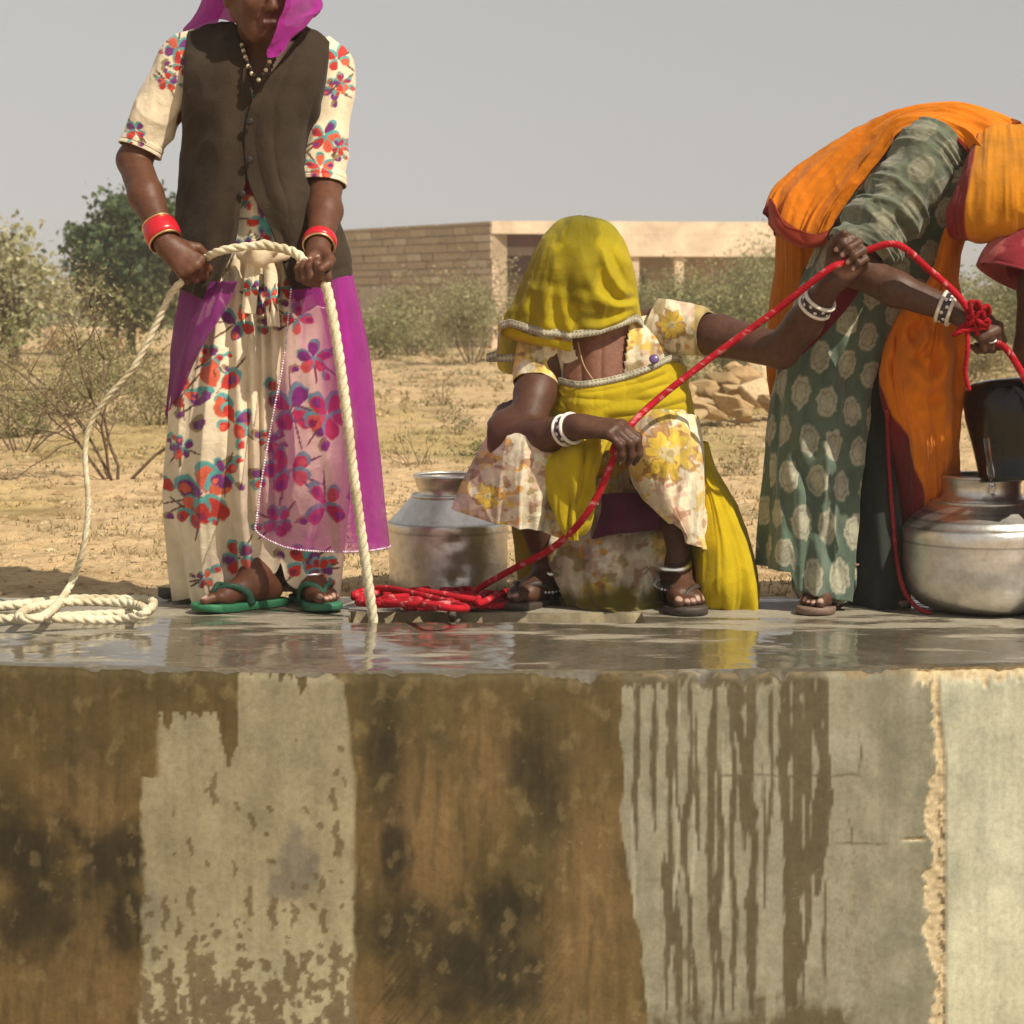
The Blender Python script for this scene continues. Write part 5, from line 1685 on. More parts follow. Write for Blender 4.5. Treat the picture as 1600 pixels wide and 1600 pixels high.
S_ = drape([[P(*p) for p in r] for r in [
    [(985, 655, -.06), (1010, 645, -.12), (1050, 638, -.15), (1082, 648, -.05), (1090, 670, .10)],
    [(982, 700, -.15), (1005, 698, -.22), (1050, 692, -.24), (1092, 702, -.10), (1100, 715, .10)],
    [(980, 750, -.17), (1005, 752, -.235), (1055, 755, -.25), (1100, 765, -.10), (1106, 775, .10)],
    [(998, 785, -.17), (1022, 790, -.23), (1065, 805, -.24), (1102, 812, -.10), (1110, 815, .10)],
    [(1030, 812, -.15), (1052, 822, -.2), (1080, 846, -.2), (1104, 858, -.09), (1110, 858, .10)]]], 190, 190, [(.010, .026, 6, 1.0, 151, 1.7), (.004, .010, 14, 1.6, 152, 1.3)], (.018, 11, 41), fine=(.003, 34, 42))
c = print2(S_, 640, [(1045, 708, 42), (1040, 640, 24)])
mk("skirt", S_, quads(190, 190), M_CLOTH, w2, c, solid=.004)
S_ = drape([[P(940, 772, -.07), P(975, 770, -.1), P(1030, 772, -.07)], [P(938, 805, -.09), P(975, 806, -.115), P(1030, 800, -.09)], [P(925, 842, -.08), P(965, 835, -.1), P(1030, 828, -.08)]], 50, 70, [(.004, .01, 4, 1, 155, 1.3)])
mk("petticoat", S_, quads(50, 70), M_CLOTH, w2, A(.085, .012, .045), solid=.003)
# veil end hanging between the knees
S_ = drape([[P(*p) for p in r] for r in [
    [(868, 668, -.13), (900, 664, -.19), (935, 664, -.19), (962, 668, -.14)],
    [(852, 715, -.22), (885, 710, -.27), (925, 706, -.27), (948, 712, -.22)],
    [(844, 760, -.24), (880, 765, -.28), (915, 762, -.28), (938, 756, -.23)],
    [(858, 805, -.24), (882, 812, -.27), (908, 812, -.27), (926, 805, -.23)],
    [(882, 840, -.24), (892, 847, -.26), (904, 846, -.26), (914, 838, -.23)]]], 140, 110, [(.024, .030, 4, 2.5, 161, 1.7), (.010, .014, 9, 2.8, 162, 1.4)], (.016, 11, 43), fine=(.003, 40, 44))
mk("veil_end", S_, quads(140, 110), M_VEIL, w2, YEL * (.85 + .3 * fbm(S_[..., 0] * 20, S_[..., 2] * 20, 0, 9, 3))[..., None], solid=.002)
# yellow veil falling behind her to the platform
S_ = drape([ring(xl, y, xr, y + dy, Yc, b, 14) for y, xl, xr, dy, Yc, b in ((690, 1075, 1105, 0, .16, .05), (730, 1078, 1118, 4, .14, .08), (780, 1084, 1148, 6, .10, .10), (840, 1088, 1172, 6, .07, .11), (900, 1088, 1184, 4, .05, .11), (938, 1086, 1188, 2, .05, .105), (950, 1090, 1178, 0, .05, .095))], 170, 190, [(.010, .044, 7, .7, 171, 1.9), (.005, .020, 17, .9, 172, 1.6), (.002, .007, 40, 1.2, 173, 1.3)], (.012, 9, 45), True, fine=(.003, 30, 46))
mk("trailing_veil", S_, quads(170, 190, True), M_VEIL, w2, YEL * A(1.05, 1.04, .9), solid=.002)
# back of the clothes, and the dark wrap behind her elbow
S_ = drape([ring(xl, y, xr, y, Yc, b, 12) for y, xl, xr, Yc, b in ((560, 850, 1060, .14, .08), (640, 800, 1080, .19, .1), (740, 790, 1090, .24, .12), (850, 800, 1095, .24, .13), (945, 810, 1090, .22, .13))], 90, 130, [(.006, .016, 9, 1, 181, 1.4)], (.012, 9, 47), True)
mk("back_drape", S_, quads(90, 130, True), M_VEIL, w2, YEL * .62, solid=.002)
S_ = drape([[P(800, 625, .1), P(782, 632, .06), P(770, 645, .08)], [P(805, 645, .06), P(780, 652, .02), P(765, 665, .06)], [P(800, 680, .02), P(775, 686, -.01), P(758, 690, .04)]], 30, 30, [(.004, .01, 4, 2, 185, 1.4)])
mk("shawl_corner", S_, quads(30, 30), M_CLOTH, w2, A(.11, .08, .075), solid=.003)

# the veil over the head and face
rr_ = [(905, 336, 916, 336, .02, .02), (872, 346, 946, 344, .02, .080), (848, 372, 968, 368, .02, .108), (828, 415, 986, 408, .02, .128), (808, 460, 998, 448, .02, .130), (790, 496, 1005, 480, .02, .122), (780, 524, 1010, 506, .02, .110)]
S_ = drape([ring(xl, yl, xr, yr, Yc, b, 16) for xl, yl, xr, yr, Yc, b in rr_], 230, 330, [(.002, .016, 7, .9, 191, 2.0), (.001, .008, 19, 1.4, 192, 1.6), (.0005, .004, 44, 1.6, 193, 1.4)], (.010, 10, 49), True, fine=(.0035, 32, 50))
q = topx(S_); v = np.linspace(0, 1, 230)[:, None]
frt = sst(.08, -.04, S_[..., 1])
hem = np.interp(q[..., 0], [775, 800, 840, 890, 940, 1000, 1012], [503, 509, 521, 529, 521, 499, 494])
hb = np.interp(q[..., 0], [775, 1012], [524, 506])
S_[..., 2] += ((hb - hem) / 640 * frt - .10 * (1 - frt)) * sst(.55, 1, v)
# the face pushing through, and slanting creases
S_[..., 1] -= .018 * np.exp(-((q[..., 0] - 905) / 30) ** 2 - ((q[..., 1] - 440) / 40) ** 2) * frt
for (x0, y0, x1, y1, wd, a) in ((968, 375, 990, 420, 6, .012), (940, 385, 985, 470, 7, .014), (915, 420, 955, 480, 9, .012), (950, 470, 1004, 478, 7, .016), (905, 500, 1004, 488, 6, .010), (850, 420, 858, 515, 11, .012), (870, 430, 895, 520, 9, .010), (830, 440, 822, 510, 9, .008), (880, 380, 862, 440, 12, .008)):
    tx, ty = x1 - x0, y1 - y0; L = math.hypot(tx, ty)
    s = np.clip(((q[..., 0] - x0) * tx + (q[..., 1] - y0) * ty) / L / L, 0, 1)
    bend = 7 * np.sin(s * 3.1)
    d = ((q[..., 0] - x0) * ty - (q[..., 1] - y0) * tx) / L + bend
    a *= .85
    S_[..., 1] -= (a * np.exp(-(d / wd) ** 2) - a * .9 * np.exp(-((d - 1.9 * wd) / wd) ** 2)) * np.sin(np.clip(s, .02, .98) * 3.14) ** .6 * frt
c = A(.44, .345, .010) * (.86 + .26 * fbm(q[..., 0] / 30, q[..., 1] / 40, 0, 8, 4))[..., None]
pt = fbm(q[..., 0] / 46 + .4 * fbm(q[..., 0] / 20, q[..., 1] / 20, 0, 5, 2), q[..., 1] / 70, 0, 21, 3)
c = c * (1 + .30 * sst(.50, .56, pt) - .22 * sst(.46, .40, pt))[..., None]
c = c * (1 - (sst(400, 340, q[..., 1])[..., None] * A(.30, .25, .3)))         # dark hair under the thin cloth
mk("head_veil", S_, quads(230, 330, True), M_VEIL, w2, c)
fr_i = [j for j in range(330) if S_[-1, j, 1] < .045]
ribbon("braid_trim", S_[-1, fr_i] + A(0, -.002, .017), (0, 0, -1), .0185, w2, 9)
S_ = drape([[P(778, 507, .02), P(800, 513, -.03), P(840, 527, -.07), P(895, 535, -.075)], [P(779, 520, .03), P(800, 526, -.025), P(840, 537, -.06), P(893, 548, -.07)], [P(792, 527, .04), P(810, 534, .0), P(845, 541, -.04), P(886, 545, -.055)]], 40, 90, [(.003, .006, 7, 1, 195, 1.3)])
mk("veil_fold", S_, quads(40, 90), M_VEIL, w2, YEL * 1.05, solid=.002)
# thin cord on the chest
mk_tube("cord", resample([P(903, 535, -.05), P(912, 570, -.066), P(930, 598, -.078)], .006)[0], .0018, M_ROPE, w2, A(.45, .30, .15), n=6)
# white patterned bangles
def patterned(c_, ax, R, par, w_=.014, rot=0):
    ax = nrm(ax)
    o = bangle("bangle", c_, ax, R, [(0, -w_), (.003, -w_), (.0036, 0), (.003, w_), (0, w_)], M_GLOSS, par, A(.035, .025, .04))
    for e in (-1, 1):
        bangle("bangle_rim", c_ + ax * e * w_, ax, R + .0025, roundprof(.0048), M_GLOSS, o, A(.72, .66, .58))
    t_ = np.array([1., 0, 0]) if abs(ax[0]) < .9 else np.array([0, 1., 0])
    U = nrm(t_ - ax * np.dot(t_, ax)); Bn = np.cross(ax, U)
    for k in range(14):
        t = 6.283 * k / 14
        rd = U * math.cos(t) + Bn * math.sin(t)
        V, Q = lathe([(.0, .0018), (.0035, .0012), (.0045, 0)], 8, c_ + rd * (R + .0032) + ax * (.004 if k % 2 else -.004), rd)
        mk("bangle_dot", V, Q, M_GLOSS, o, A(.66, .60, .55))
patterned(WL + (P(855, 680, -.2) - WL) * .34, WL - P(855, 680, -.2), .0315, w2)
patterned(WR + (P(1256, 505, -.2) - WR) * .52, WR - P(1256, 505, -.2), .0345, w2)

# ================================================================== bending woman in green under an orange veil
w3 = thing("person", "bending woman in green patterned clothes under a long orange veil with a red border", "person", P(1300, 950, .0) * A(1, 1, 0), GROUP)
B = Body((.60, -.46, -.004), (1.32, .34, 1.24), .004)
B.ell(P(1330, 415, .11), (.11, .11, .12), None, .05)
B.ell(P(1395, 300, .05), (.15, .12, .13), (A(.7, 0, .7), A(0, 1, 0), A(-.7, 0, .7)), .05)
B.ell(P(1465, 265, -.02), (.12, .11, .09), None, .05)
B.cone(P(1448, 250, -.10), P(1510, 260, .08), .055, .055, .03)
B.cone(P(1495, 265, -.04), P(1550, 290, -.13), .058, .05, .02)
B.head(P(1572, 295, -.17), A(.35, -.5, -.8), A(.7, -.5, .5))
ES, EW = P(1338, 420, -.20), P(1502, 490, -.30)
B.chain([P(1445, 255, -.10), P(1395, 330, -.15), ES, P(1400, 452, -.25), EW], [.055, .050, .043, .041, .026], .015)
h5 = B.hand(EW, A(.70, -.40, -.52), A(.0, .75, -.62), True, curl=(62, 70, 45))
B.chain([P(1505, 265, .08), P(1470, 400, .12), P(1420, 520, .10)], [.05, .04, .03], .015)
for hip, kn, an in ((P(1305, 440, .10), P(1280, 660, .02), P(1290, 900, -.01)), (P(1345, 440, .14), P(1365, 660, .12), P(1372, 890, .12))):
    B.chain([hip, kn, kn + (an - kn) * .3 + A(0, .02, 0), an], [.09, .06, .055, .034], .02)
ft5 = B.foot(P(1292, 905, -.005), A(-.40, -.92, 0), True, .014)
ft6 = B.foot(P(1375, 900, .12), A(.1, -.99, 0), False, .014)
B.mesh("body", M_SKIN, w3, (.088, .041, .025), 12)
sandal(w3, ft5["g"], "sandal", (.20, .13, .10), (.20, .12, .11))
sandal(w3, ft6["g"], "sandal", (.20, .13, .10), (.20, .12, .11))

GRN, LOT = A(.090, .130, .095), A(.37, .36, .265)
def print3(V, sx, sy, seed, dark=1.0):
    """rounded pale motifs in staggered rows, measured on the cloth"""
    du = np.linalg.norm(np.diff(V, axis=1), axis=-1).mean(0); dv = np.linalg.norm(np.diff(V, axis=0), axis=-1).mean(1)
    u = np.r_[0, np.cumsum(du)][None, :] * np.ones((V.shape[0], 1)); v = np.r_[0, np.cumsum(dv)][:, None] * np.ones((1, V.shape[1]))
    r = np.floor(v / sy)
    uu = u / sx + .5 * (r % 2)
    k = np.floor(uu)
    ju, jv = _hash(k.astype(np.int64), r.astype(np.int64), 3, seed) - .5, _hash(k.astype(np.int64), r.astype(np.int64), 7, seed) - .5
    dx, dy = (uu - k - .5 - .12 * ju) * sx, (v - (r + .5 + .12 * jv) * sy)
    t = np.arctan2(dy, dx)
    d = np.sqrt((dx / .86) ** 2 + (dy / 1.1) ** 2) / (sx * .42) * (1 + .05 * np.cos(7 * t + k)) + .30 * (fbm(u * 130, v * 130, 0, seed, 3) - .5)
    a = sst(1.02, .92, d)[..., None]
    tex = (.72 + .5 * fbm(u * 160, v * 160, 0, seed + 5, 3))[..., None]
    lot = LOT * tex
    rim_ = (sst(.55, .62, d) * sst(.75, .68, d))[..., None]
    lot = lot * (1 - .35 * rim_)
    g = GRN * (.75 + .5 * fbm(u * 30, v * 12, 0, seed + 9, 3))[..., None]
    st = (sst(.52, .6, fbm(u * 60, v * 5, 0, seed + 11, 3)))[..., None]
    g = g * (1 - st * .5) + A(.115, .15, .10) * st * .5
    return (g * (1 - a) + lot * a) * dark
# kurta and skirt as one long fall from the shoulder to the hem
R3 = [(1478, 205, 1535, 300, -.06, .08), (1418, 198, 1510, 350, -.03, .12), (1360, 235, 1480, 410, .02, .145), (1310, 300, 1440, 455, .06, .155), (1272, 385, 1410, 500, .08, .16), (1240, 480, 1385, 560, .07, .155), (1217, 590, 1360, 640, .05, .15), (1205, 700, 1348, 735, .03, .145), (1197, 800, 1342, 825, .02, .14), (1190, 884, 1336, 900, .02, .135)]
kk = drape([ring(xl, yl, xr, yr, Yc, b, 16) for xl, yl, xr, yr, Yc, b in R3], 330, 330, [(.006, .032, 13, .9, 211, 1.8), (.005, .014, 27, 1.6, 212, 1.4)], (.022, 10, 53), True, fine=(.002, 34, 54))
q = topx(kk); v = np.linspace(0, 1, 330)[:, None]
frt = sst(.05, -.05, kk[..., 1])
hemy = np.interp(q[..., 0], [1185, 1235, 1245, 1335], [889, 888, 915, 925])
kk[..., 2] -= (hemy - 892) / 640 * sst(.85, 1, v) * frt
for (x0, y0, x1, y1, wd, a) in ((1240, 700, 1290, 800, 10, .022), (1260, 760, 1320, 900, 12, .022), (1290, 640, 1325, 740, 9, .016), (1225, 620, 1232, 860, 10, .018), (1265, 600, 1270, 720, 8, .012), (1300, 480, 1330, 640, 12, .014)):
    tx, ty = x1 - x0, y1 - y0; L = math.hypot(tx, ty)
    s = np.clip(((q[..., 0] - x0) * tx + (q[..., 1] - y0) * ty) / L / L, 0, 1)
    d = ((q[..., 0] - x0) * ty - (q[..., 1] - y0) * tx) / L + 6 * np.sin(s * 4)
    kk[..., 1] += (a * np.exp(-(d / wd) ** 2)) * np.sin(np.clip(s, .02, .98) * 3.14) ** .6 * frt
mk("dress", kk, quads(330, 330, True), M_CLOTH, w3, print3(kk, .082, .098, 6), solid=.003)
# cuff of the trouser leg
S_ = drape([ring(xl, y, xr, y + 4, -.005, b, 14) for y, xl, xr, b in ((860, 1245, 1334, .07), (890, 1240, 1336, .068), (915, 1242, 1332, .062), (934, 1252, 1322, .056))], 70, 130, [(.005, .014, 8, 2, 221, 1.5)], (.012, 14, 55), True)
c = print3(S_, .06, .07, 16)
mk("trouser_cuff", S_, quads(70, 130, True), M_CLOTH, w3, c, solid=.003)
rg_ = [S_[12, j] + (S_[12, j] - S_[12].mean(0)) * .10 for j in range(0, 130, 3)]
mk_tube("cuff_piping", resample(rg_ + [rg_[0]], .006)[0], .0028, M_CLOTH, w3, A(.28, .14, .09), n=6)
# black skirt behind
S_ = drape([ring(xl, yl, xr, yr, Yc, b, 14) for xl, yl, xr, yr, Yc, b in ((1300, 330, 1470, 430, .10, .12), (1320, 430, 1425, 480, .12, .13), (1318, 560, 1400, 580, .10, .14), (1318, 680, 1396, 690, .09, .14), (1320, 800, 1400, 805, .08, .14), (1325, 900, 1412, 905, .07, .13), (1328, 944, 1414, 944, .06, .125))], 200, 190, [(.006, .022, 9, .8, 231, 1.5)], (.012, 9, 57), True)
mk("black_skirt", S_, quads(200, 190, True), M_CLOTH, w3, A(.016, .021, .017), solid=.003)
# sleeve
S_ = drape(list(tubegrid([P(1470, 225, -.08), P(1447, 248, -.10), P(1412, 300, -.135), P(1375, 350, -.17), P(1345, 398, -.195)], [.075, .085, .078, .073, .066], 14)), 170, 150, [(.008, .026, 3, 8, 241, 1.8), (.006, .014, 5, 15, 242, 1.5), (.002, .005, 7, 32, 243, 1.3)], (.012, 13, 59), True, fine=(.003, 45, 60))
mk("sleeve", S_, quads(170, 150, True), M_CLOTH, w3, (print3(S_, .085, .095, 26) * .35 + A(.105, .108, .068) * .7) * (.7 + .6 * fbm(S_[..., 0] * 60, S_[..., 1] * 60, S_[..., 2] * 60, 5, 4))[..., None], solid=.003)
# orange veil: over the back, with the tail and red border at the left
ORA, RBD = A(.86, .275, .008), A(.30, .025, .022)
S_ = drape([[P(*p) for p in r] for r in [
    [(1262, 470, .27), (1222, 380, .22), (1204, 335, .12), (1228, 372, .01), (1268, 385, -.04), (1288, 376, -.06)],
    [(1290, 420, .28), (1250, 320, .24), (1222, 294, .16), (1252, 312, .04), (1290, 335, -.03), (1306, 338, -.06)],
    [(1330, 380, .27), (1300, 270, .24), (1278, 250, .15), (1300, 262, .05), (1328, 284, -.04), (1340, 292, -.075)],
    [(1385, 330, .25), (1365, 225, .22), (1345, 206, .13), (1355, 212, .04), (1372, 228, -.05), (1380, 240, -.09)],
    [(1430, 310, .22), (1415, 205, .2), (1402, 182, .10), (1402, 184, .02), (1405, 192, -.06), (1407, 202, -.11)],
    [(1470, 300, .2), (1462, 195, .17), (1452, 170, .08), (1452, 174, .0), (1453, 184, -.08), (1455, 196, -.13)],
    [(1520, 300, .15), (1510, 190, .13), (1502, 163, .05), (1500, 175, -.04), (1498, 196, -.12), (1497, 216, -.16)],
    [(1570, 300, .10), (1560, 205, .1), (1548, 178, .02), (1540, 188, -.07), (1526, 214, -.15), (1520, 246, -.18)],
    [(1620, 320, .05), (1610, 220, .05), (1590, 196, -.03), (1570, 206, -.11), (1545, 236, -.18), (1528, 262, -.2)]]], 260, 190, [(.026, .022, 7, 1.1, 251, 1.8), (.014, .014, 17, 1.5, 252, 1.6), (.009, .009, 38, 2.4, 253, 1.4)], (.012, 9, 61), fine=(.003, 30, 62))
u_ = np.linspace(0, 1, 190)[None, :]; v_ = np.linspace(0, 1, 260)[:, None]
c = ORA * (.85 + .3 * fbm(S_[..., 0] * 10, S_[..., 2] * 10, 0, 8, 3))[..., None]
bord = (np.maximum(sst(.955, .965, u_) * sst(.5, .6, v_), sst(.05, .035, v_) + 0 * u_))[..., None]
c = c * (1 - bord) + RBD * bord
mk("back_veil", S_, quads(260, 190), M_VEIL, w3, c, solid=.002)
# red bordered roll where the tail turns under
S_ = drape([[P(*p) for p in r] for r in [[(1201, 325, .12), (1204, 310, .06), (1214, 330, .0)], [(1202, 348, .10), (1212, 352, .0), (1226, 350, -.03)], [(1218, 368, .08), (1238, 378, -.03), (1250, 360, -.05)], [(1245, 384, .06), (1265, 386, -.06), (1272, 366, -.07)], [(1275, 384, .04), (1290, 378, -.08), (1294, 360, -.08)]]], 80, 50, [(.004, .006, 3, 3, 255, 1.4)])
mk("veil_border", S_, quads(80, 50), M_VEIL, w3, A(.40, .055, .025), solid=.003)
# the part that hangs behind her left side
S_ = drape([[P(*p) for p in r] for r in [[(1208, 365, .16), (1240, 375, .06), (1300, 370, .04)], [(1204, 420, .18), (1238, 425, .08), (1300, 425, .06)], [(1194, 480, .18), (1230, 490, .09), (1290, 490, .07)], [(1190, 560, .19), (1225, 570, .1), (1270, 560, .09)], [(1196, 620, .2), (1225, 630, .12), (1260, 620, .1)]]], 130, 100, [(.012, .024, 5, 1, 261, 1.7), (.006, .010, 14, 1.4, 262, 1.5)], (.012, 10, 63), fine=(.003, 36, 64))
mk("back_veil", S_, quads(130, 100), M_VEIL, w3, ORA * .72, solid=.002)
# over the head
S_ = drape([[P(*p) for p in r] for r in [
    [(1524, 232, -.14), (1500, 288, -.22), (1482, 338, -.26), (1488, 369, -.25), (1510, 360, -.17)],
    [(1532, 214, -.14), (1520, 285, -.29), (1512, 340, -.32), (1516, 371, -.28), (1530, 365, -.17)],
    [(1568, 199, -.13), (1572, 280, -.34), (1572, 340, -.36), (1572, 372, -.30), (1570, 368, -.16)],
    [(1618, 204, -.12), (1630, 280, -.33), (1632, 338, -.34), (1626, 372, -.28), (1615, 368, -.15)],
    [(1655, 235, -.08), (1672, 290, -.18), (1675, 335, -.19), (1662, 368, -.17), (1640, 360, -.1)],
    [(1650, 250, .05), (1668, 300, .05), (1668, 340, .02), (1655, 362, .0), (1640, 350, -.04)]]], 180, 170, [(.010, .014, 2, 8, 271, 1.7), (.006, .008, 3, 17, 272, 1.5), (.003, .004, 5, 34, 273, 1.3)], (.012, 10, 65), fine=(.003, 36, 66))
c = A(.72, .29, .012) * (.85 + .28 * fbm(S_[..., 0] * 12, S_[..., 2] * 12, 0, 8, 3))[..., None]
bd = sst(.21, .19, np.linspace(0, 1, 180)[:, None] + 0 * np.ones((1, 170)))[..., None]
c = c * (1 - bd) + RBD * bd
mk("head_veil", S_, quads(180, 170), M_VEIL, w3, c, solid=.002)
# hanging front, twisted into folds, with the border down its left edge
S_ = drape([[P(*p) for p in r] for r in [
    [(1478, 360, -.12), (1490, 356, -.16), (1505, 360, -.14), (1520, 366, -.1)],
    [(1450, 430, -.11), (1470, 432, -.17), (1492, 430, -.16), (1508, 430, -.10)],
    [(1402, 488, -.09), (1435, 490, -.16), (1475, 488, -.17), (1508, 480, -.10)],
    [(1374, 555, -.09), (1420, 560, -.18), (1465, 562, -.19), (1514, 550, -.10)],
    [(1371, 610, -.10), (1415, 622, -.20), (1460, 625, -.2), (1512, 612, -.10)],
    [(1382, 670, -.10), (1425, 680, -.18), (1465, 682, -.19), (1506, 672, -.10)],
    [(1390, 740, -.02), (1430, 752, -.08), (1468, 752, -.08), (1504, 745, -.0)],
    [(1398, 840, .05), (1435, 845, .02), (1470, 845, .05), (1500, 840, .12)],
    [(1404, 925, .10), (1440, 925, .10), (1470, 922, .14), (1498, 920, .18)]]], 270, 170, [(.030, .018, 5, 1.8, 281, 1.9), (.016, .010, 12, 2.4, 282, 1.6), (.006, .005, 30, 4, 283, 1.3)], (.014, 10, 67), fine=(.003, 34, 68))
q = topx(S_)
for (cx, cy, rx, ry, k0) in ((1450, 560, 70, 90, .016), (1430, 520, 40, 60, .012)):
    d = np.sqrt(((q[..., 0] - cx) / rx) ** 2 + ((q[..., 1] - cy) / ry) ** 2)
    S_[..., 1] += k0 * np.sin(d * 11) * np.exp(-(d / 1.1) ** 2) * sst(cy - 60, cy + 10, q[..., 1])
c = ORA * (.88 + .26 * fbm(S_[..., 0] * 12, S_[..., 2] * 12, 0, 8, 3))[..., None]
uu = np.linspace(0, 1, 170)[None, :]; vv = np.linspace(0, 1, 270)[:, None]
wb = (.07 + .42 * sst(.55, .80, vv)) * sst(.44, .54, vv) * (1 + .3 * (fbm(vv * 9, 0, 0, 7, 3) - .5))
bd = sst(wb + .02, wb - .02, uu)[..., None]
c = c * (1 - bd) + A(.25, .022, .03) * bd
mk("hanging_veil", S_, quads(270, 170), M_VEIL, w3, c, solid=.002)
# frayed red edge falling to the platform
flat_rope("veil_edging", [P(1386, 640, -.135), P(1389, 720, -.06), P(1394, 800, -.05), P(1402, 880, -.06), P(1414, 925, -.10), P(1434, 950, -.13), P(1456, 959, -.14)], .0062, M_ROPE, w3, A(.30, .035, .04), n=10)
patterned(EW + (P(1400, 452, -.25) - EW) * .22, EW - P(1400, 452, -.25), .033, w3, .013)
# ring on the finger
K = h5["K"][2]; bangle("finger_ring", K + h5["D"] * .012 + h5["N"] * .012, h5["D"] * .5 + h5["N"], .0098, roundprof(.0022), M_SILVER, w3, A(.8, .78, .74), 20)
# maroon cloth under the crouching woman's forearm
S_ = drape([[P(*p) for p in r] for r in [[(1340, 425, -.13), (1352, 440, -.14)], [(1300, 470, -.12), (1325, 480, -.13)], [(1250, 540, -.10), (1275, 535, -.11)], [(1212, 568, -.09), (1224, 576, -.10)]]], 60, 24, [(.004, .006, 3, 3, 291, 1.4)])
mk("veil_corner", S_, quads(60, 24), M_VEIL, w3, A(.20, .02, .03), solid=.002)

# ================================================================== woman at the right edge
w4 = thing("person", "woman at the right edge in loose red sleeve, tipping a black bucket", "person", (1.46, -.22, 0), GROUP)
B = Body((1.10, -.55, -.004), (1.85, .25, 1.62), .006)
B.ell((1.50, -.20, 1.13), (.14, .10, .2), None, .04)
B.ell((1.48, -.15, .85), (.16, .12, .14), None, .05)
B.cone((1.36, -.24, 1.27), (1.64, -.2, 1.28), .05, k=.03)
B.cone((1.53, -.24, 1.30), (1.55, -.30, 1.40), .055, .05, .02)
B.head(A(1.55, -.34, 1.46), A(-.5, -.6, -.6), A(-.2, -.3, .9))
ES4, EW4 = P(1614, 545, -.27), P(1668, 640, -.30)
B.chain([A(1.37, -.25, 1.25), P(1624, 450, -.28), ES4, EW4], [.052, .048, .042, .029], .015)
h6 = B.hand(EW4, A(-.15, .1, -.98), A(-.9, .3, .1), True, curl=(50, 60, 40))
B.chain([A(1.63, -.2, 1.26), A(1.66, -.28, 1.0), A(1.50, -.45, .85)], [.052, .042, .028], .015)
B.hand(A(1.50, -.45, .85), A(-.8, -.2, -.4), A(-.2, .6, -.7), False, curl=(50, 60, 40))
for sx in (-.08, .08):
    B.chain([A(1.48 + sx, -.14, .82), A(1.48 + sx, -.18, .45), A(1.48 + sx, -.14, .09)], [.085, .058, .035], .02)
    B.foot(A(1.48 + sx, -.14, .08), A(-.3 + sx, -.95, 0), sx < 0, .004)
B.mesh("body", M_SKIN, w4, (.095, .042, .026), 15)
PK, RD4 = A(.42, .085, .085), A(.24, .012, .025)
def redcloth(V, s):
    f_ = fbm(V[..., 0] * 22, V[..., 1] * 22, V[..., 2] * 22, s, 3)
    c = PK * (1 - sst(.48, .52, f_)[..., None]) + RD4 * sst(.48, .52, f_)[..., None]
    return c
S_ = drape(list(tubegrid([A(1.42, -.24, 1.29), A(1.37, -.255, 1.22), A(1.345, -.27, 1.05), P(1608, 415, -.29), P(1598, 440, -.295)], [.055, .065, .072, .100, .11], 14)), 90, 110, [(.005, .016, 5, 2, 301, 1.4)], (.014, 14, 69), True)
c = redcloth(S_, 5); qv = topx(S_)
mk("sleeve", S_, quads(90, 110, True), M_CLOTH, w4, c, solid=.003)
def circ(cx, cy, z, a, b, n=14): return [A(cx + a * math.cos(t), cy - b * math.sin(t), z) for t in np.linspace(0, 6.283, n, endpoint=False)]
S_ = drape([circ(1.50, -.22, z, a, b) for z, a, b in ((1.33, .10, .07), (1.26, .17, .10), (1.1, .17, .125), (.95, .165, .13), (.82, .18, .14))], 70, 110, [(.004, .012, 9, 1.5, 311, 1.4)], (.01, 10, 71), True)
mk("blouse", S_, quads(70, 110, True), M_CLOTH, w4, redcloth(S_, 6), solid=.003)
S_ = drape([circ(1.49, -.17, z, a, b) for z, a, b in ((.92, .155, .12), (.75, .2, .16), (.45, .23, .2), (.2, .25, .22), (.05, .26, .22))], 90, 150, [(.006, .03, 16, 1, 321, 1.5)], (.01, 8, 73), True)
mk("skirt", S_, quads(90, 150, True), M_CLOTH, w4, A(.20, .025, .06), solid=.003)
S_ = drape([[A(1.56 + r * math.sin(t) * 1.0, -.28 - r * math.cos(t) * f + dy, z) for t in np.linspace(-2.6, 2.6, 12)] for k, (r, z, f, dy) in enumerate(((.01, 1.62, 1, .0), (.10, 1.57, .9, .0), (.125, 1.45, .9, .02), (.15, 1.33, .7, .06), (.19, 1.15, .5, .1)))], 80, 110, [(.004, .012, 8, 1.5, 331, 1.4)], (.012, 9, 75))
mk("head_veil", S_, quads(80, 110), M_VEIL, w4, A(.36, .03, .04), solid=.002)
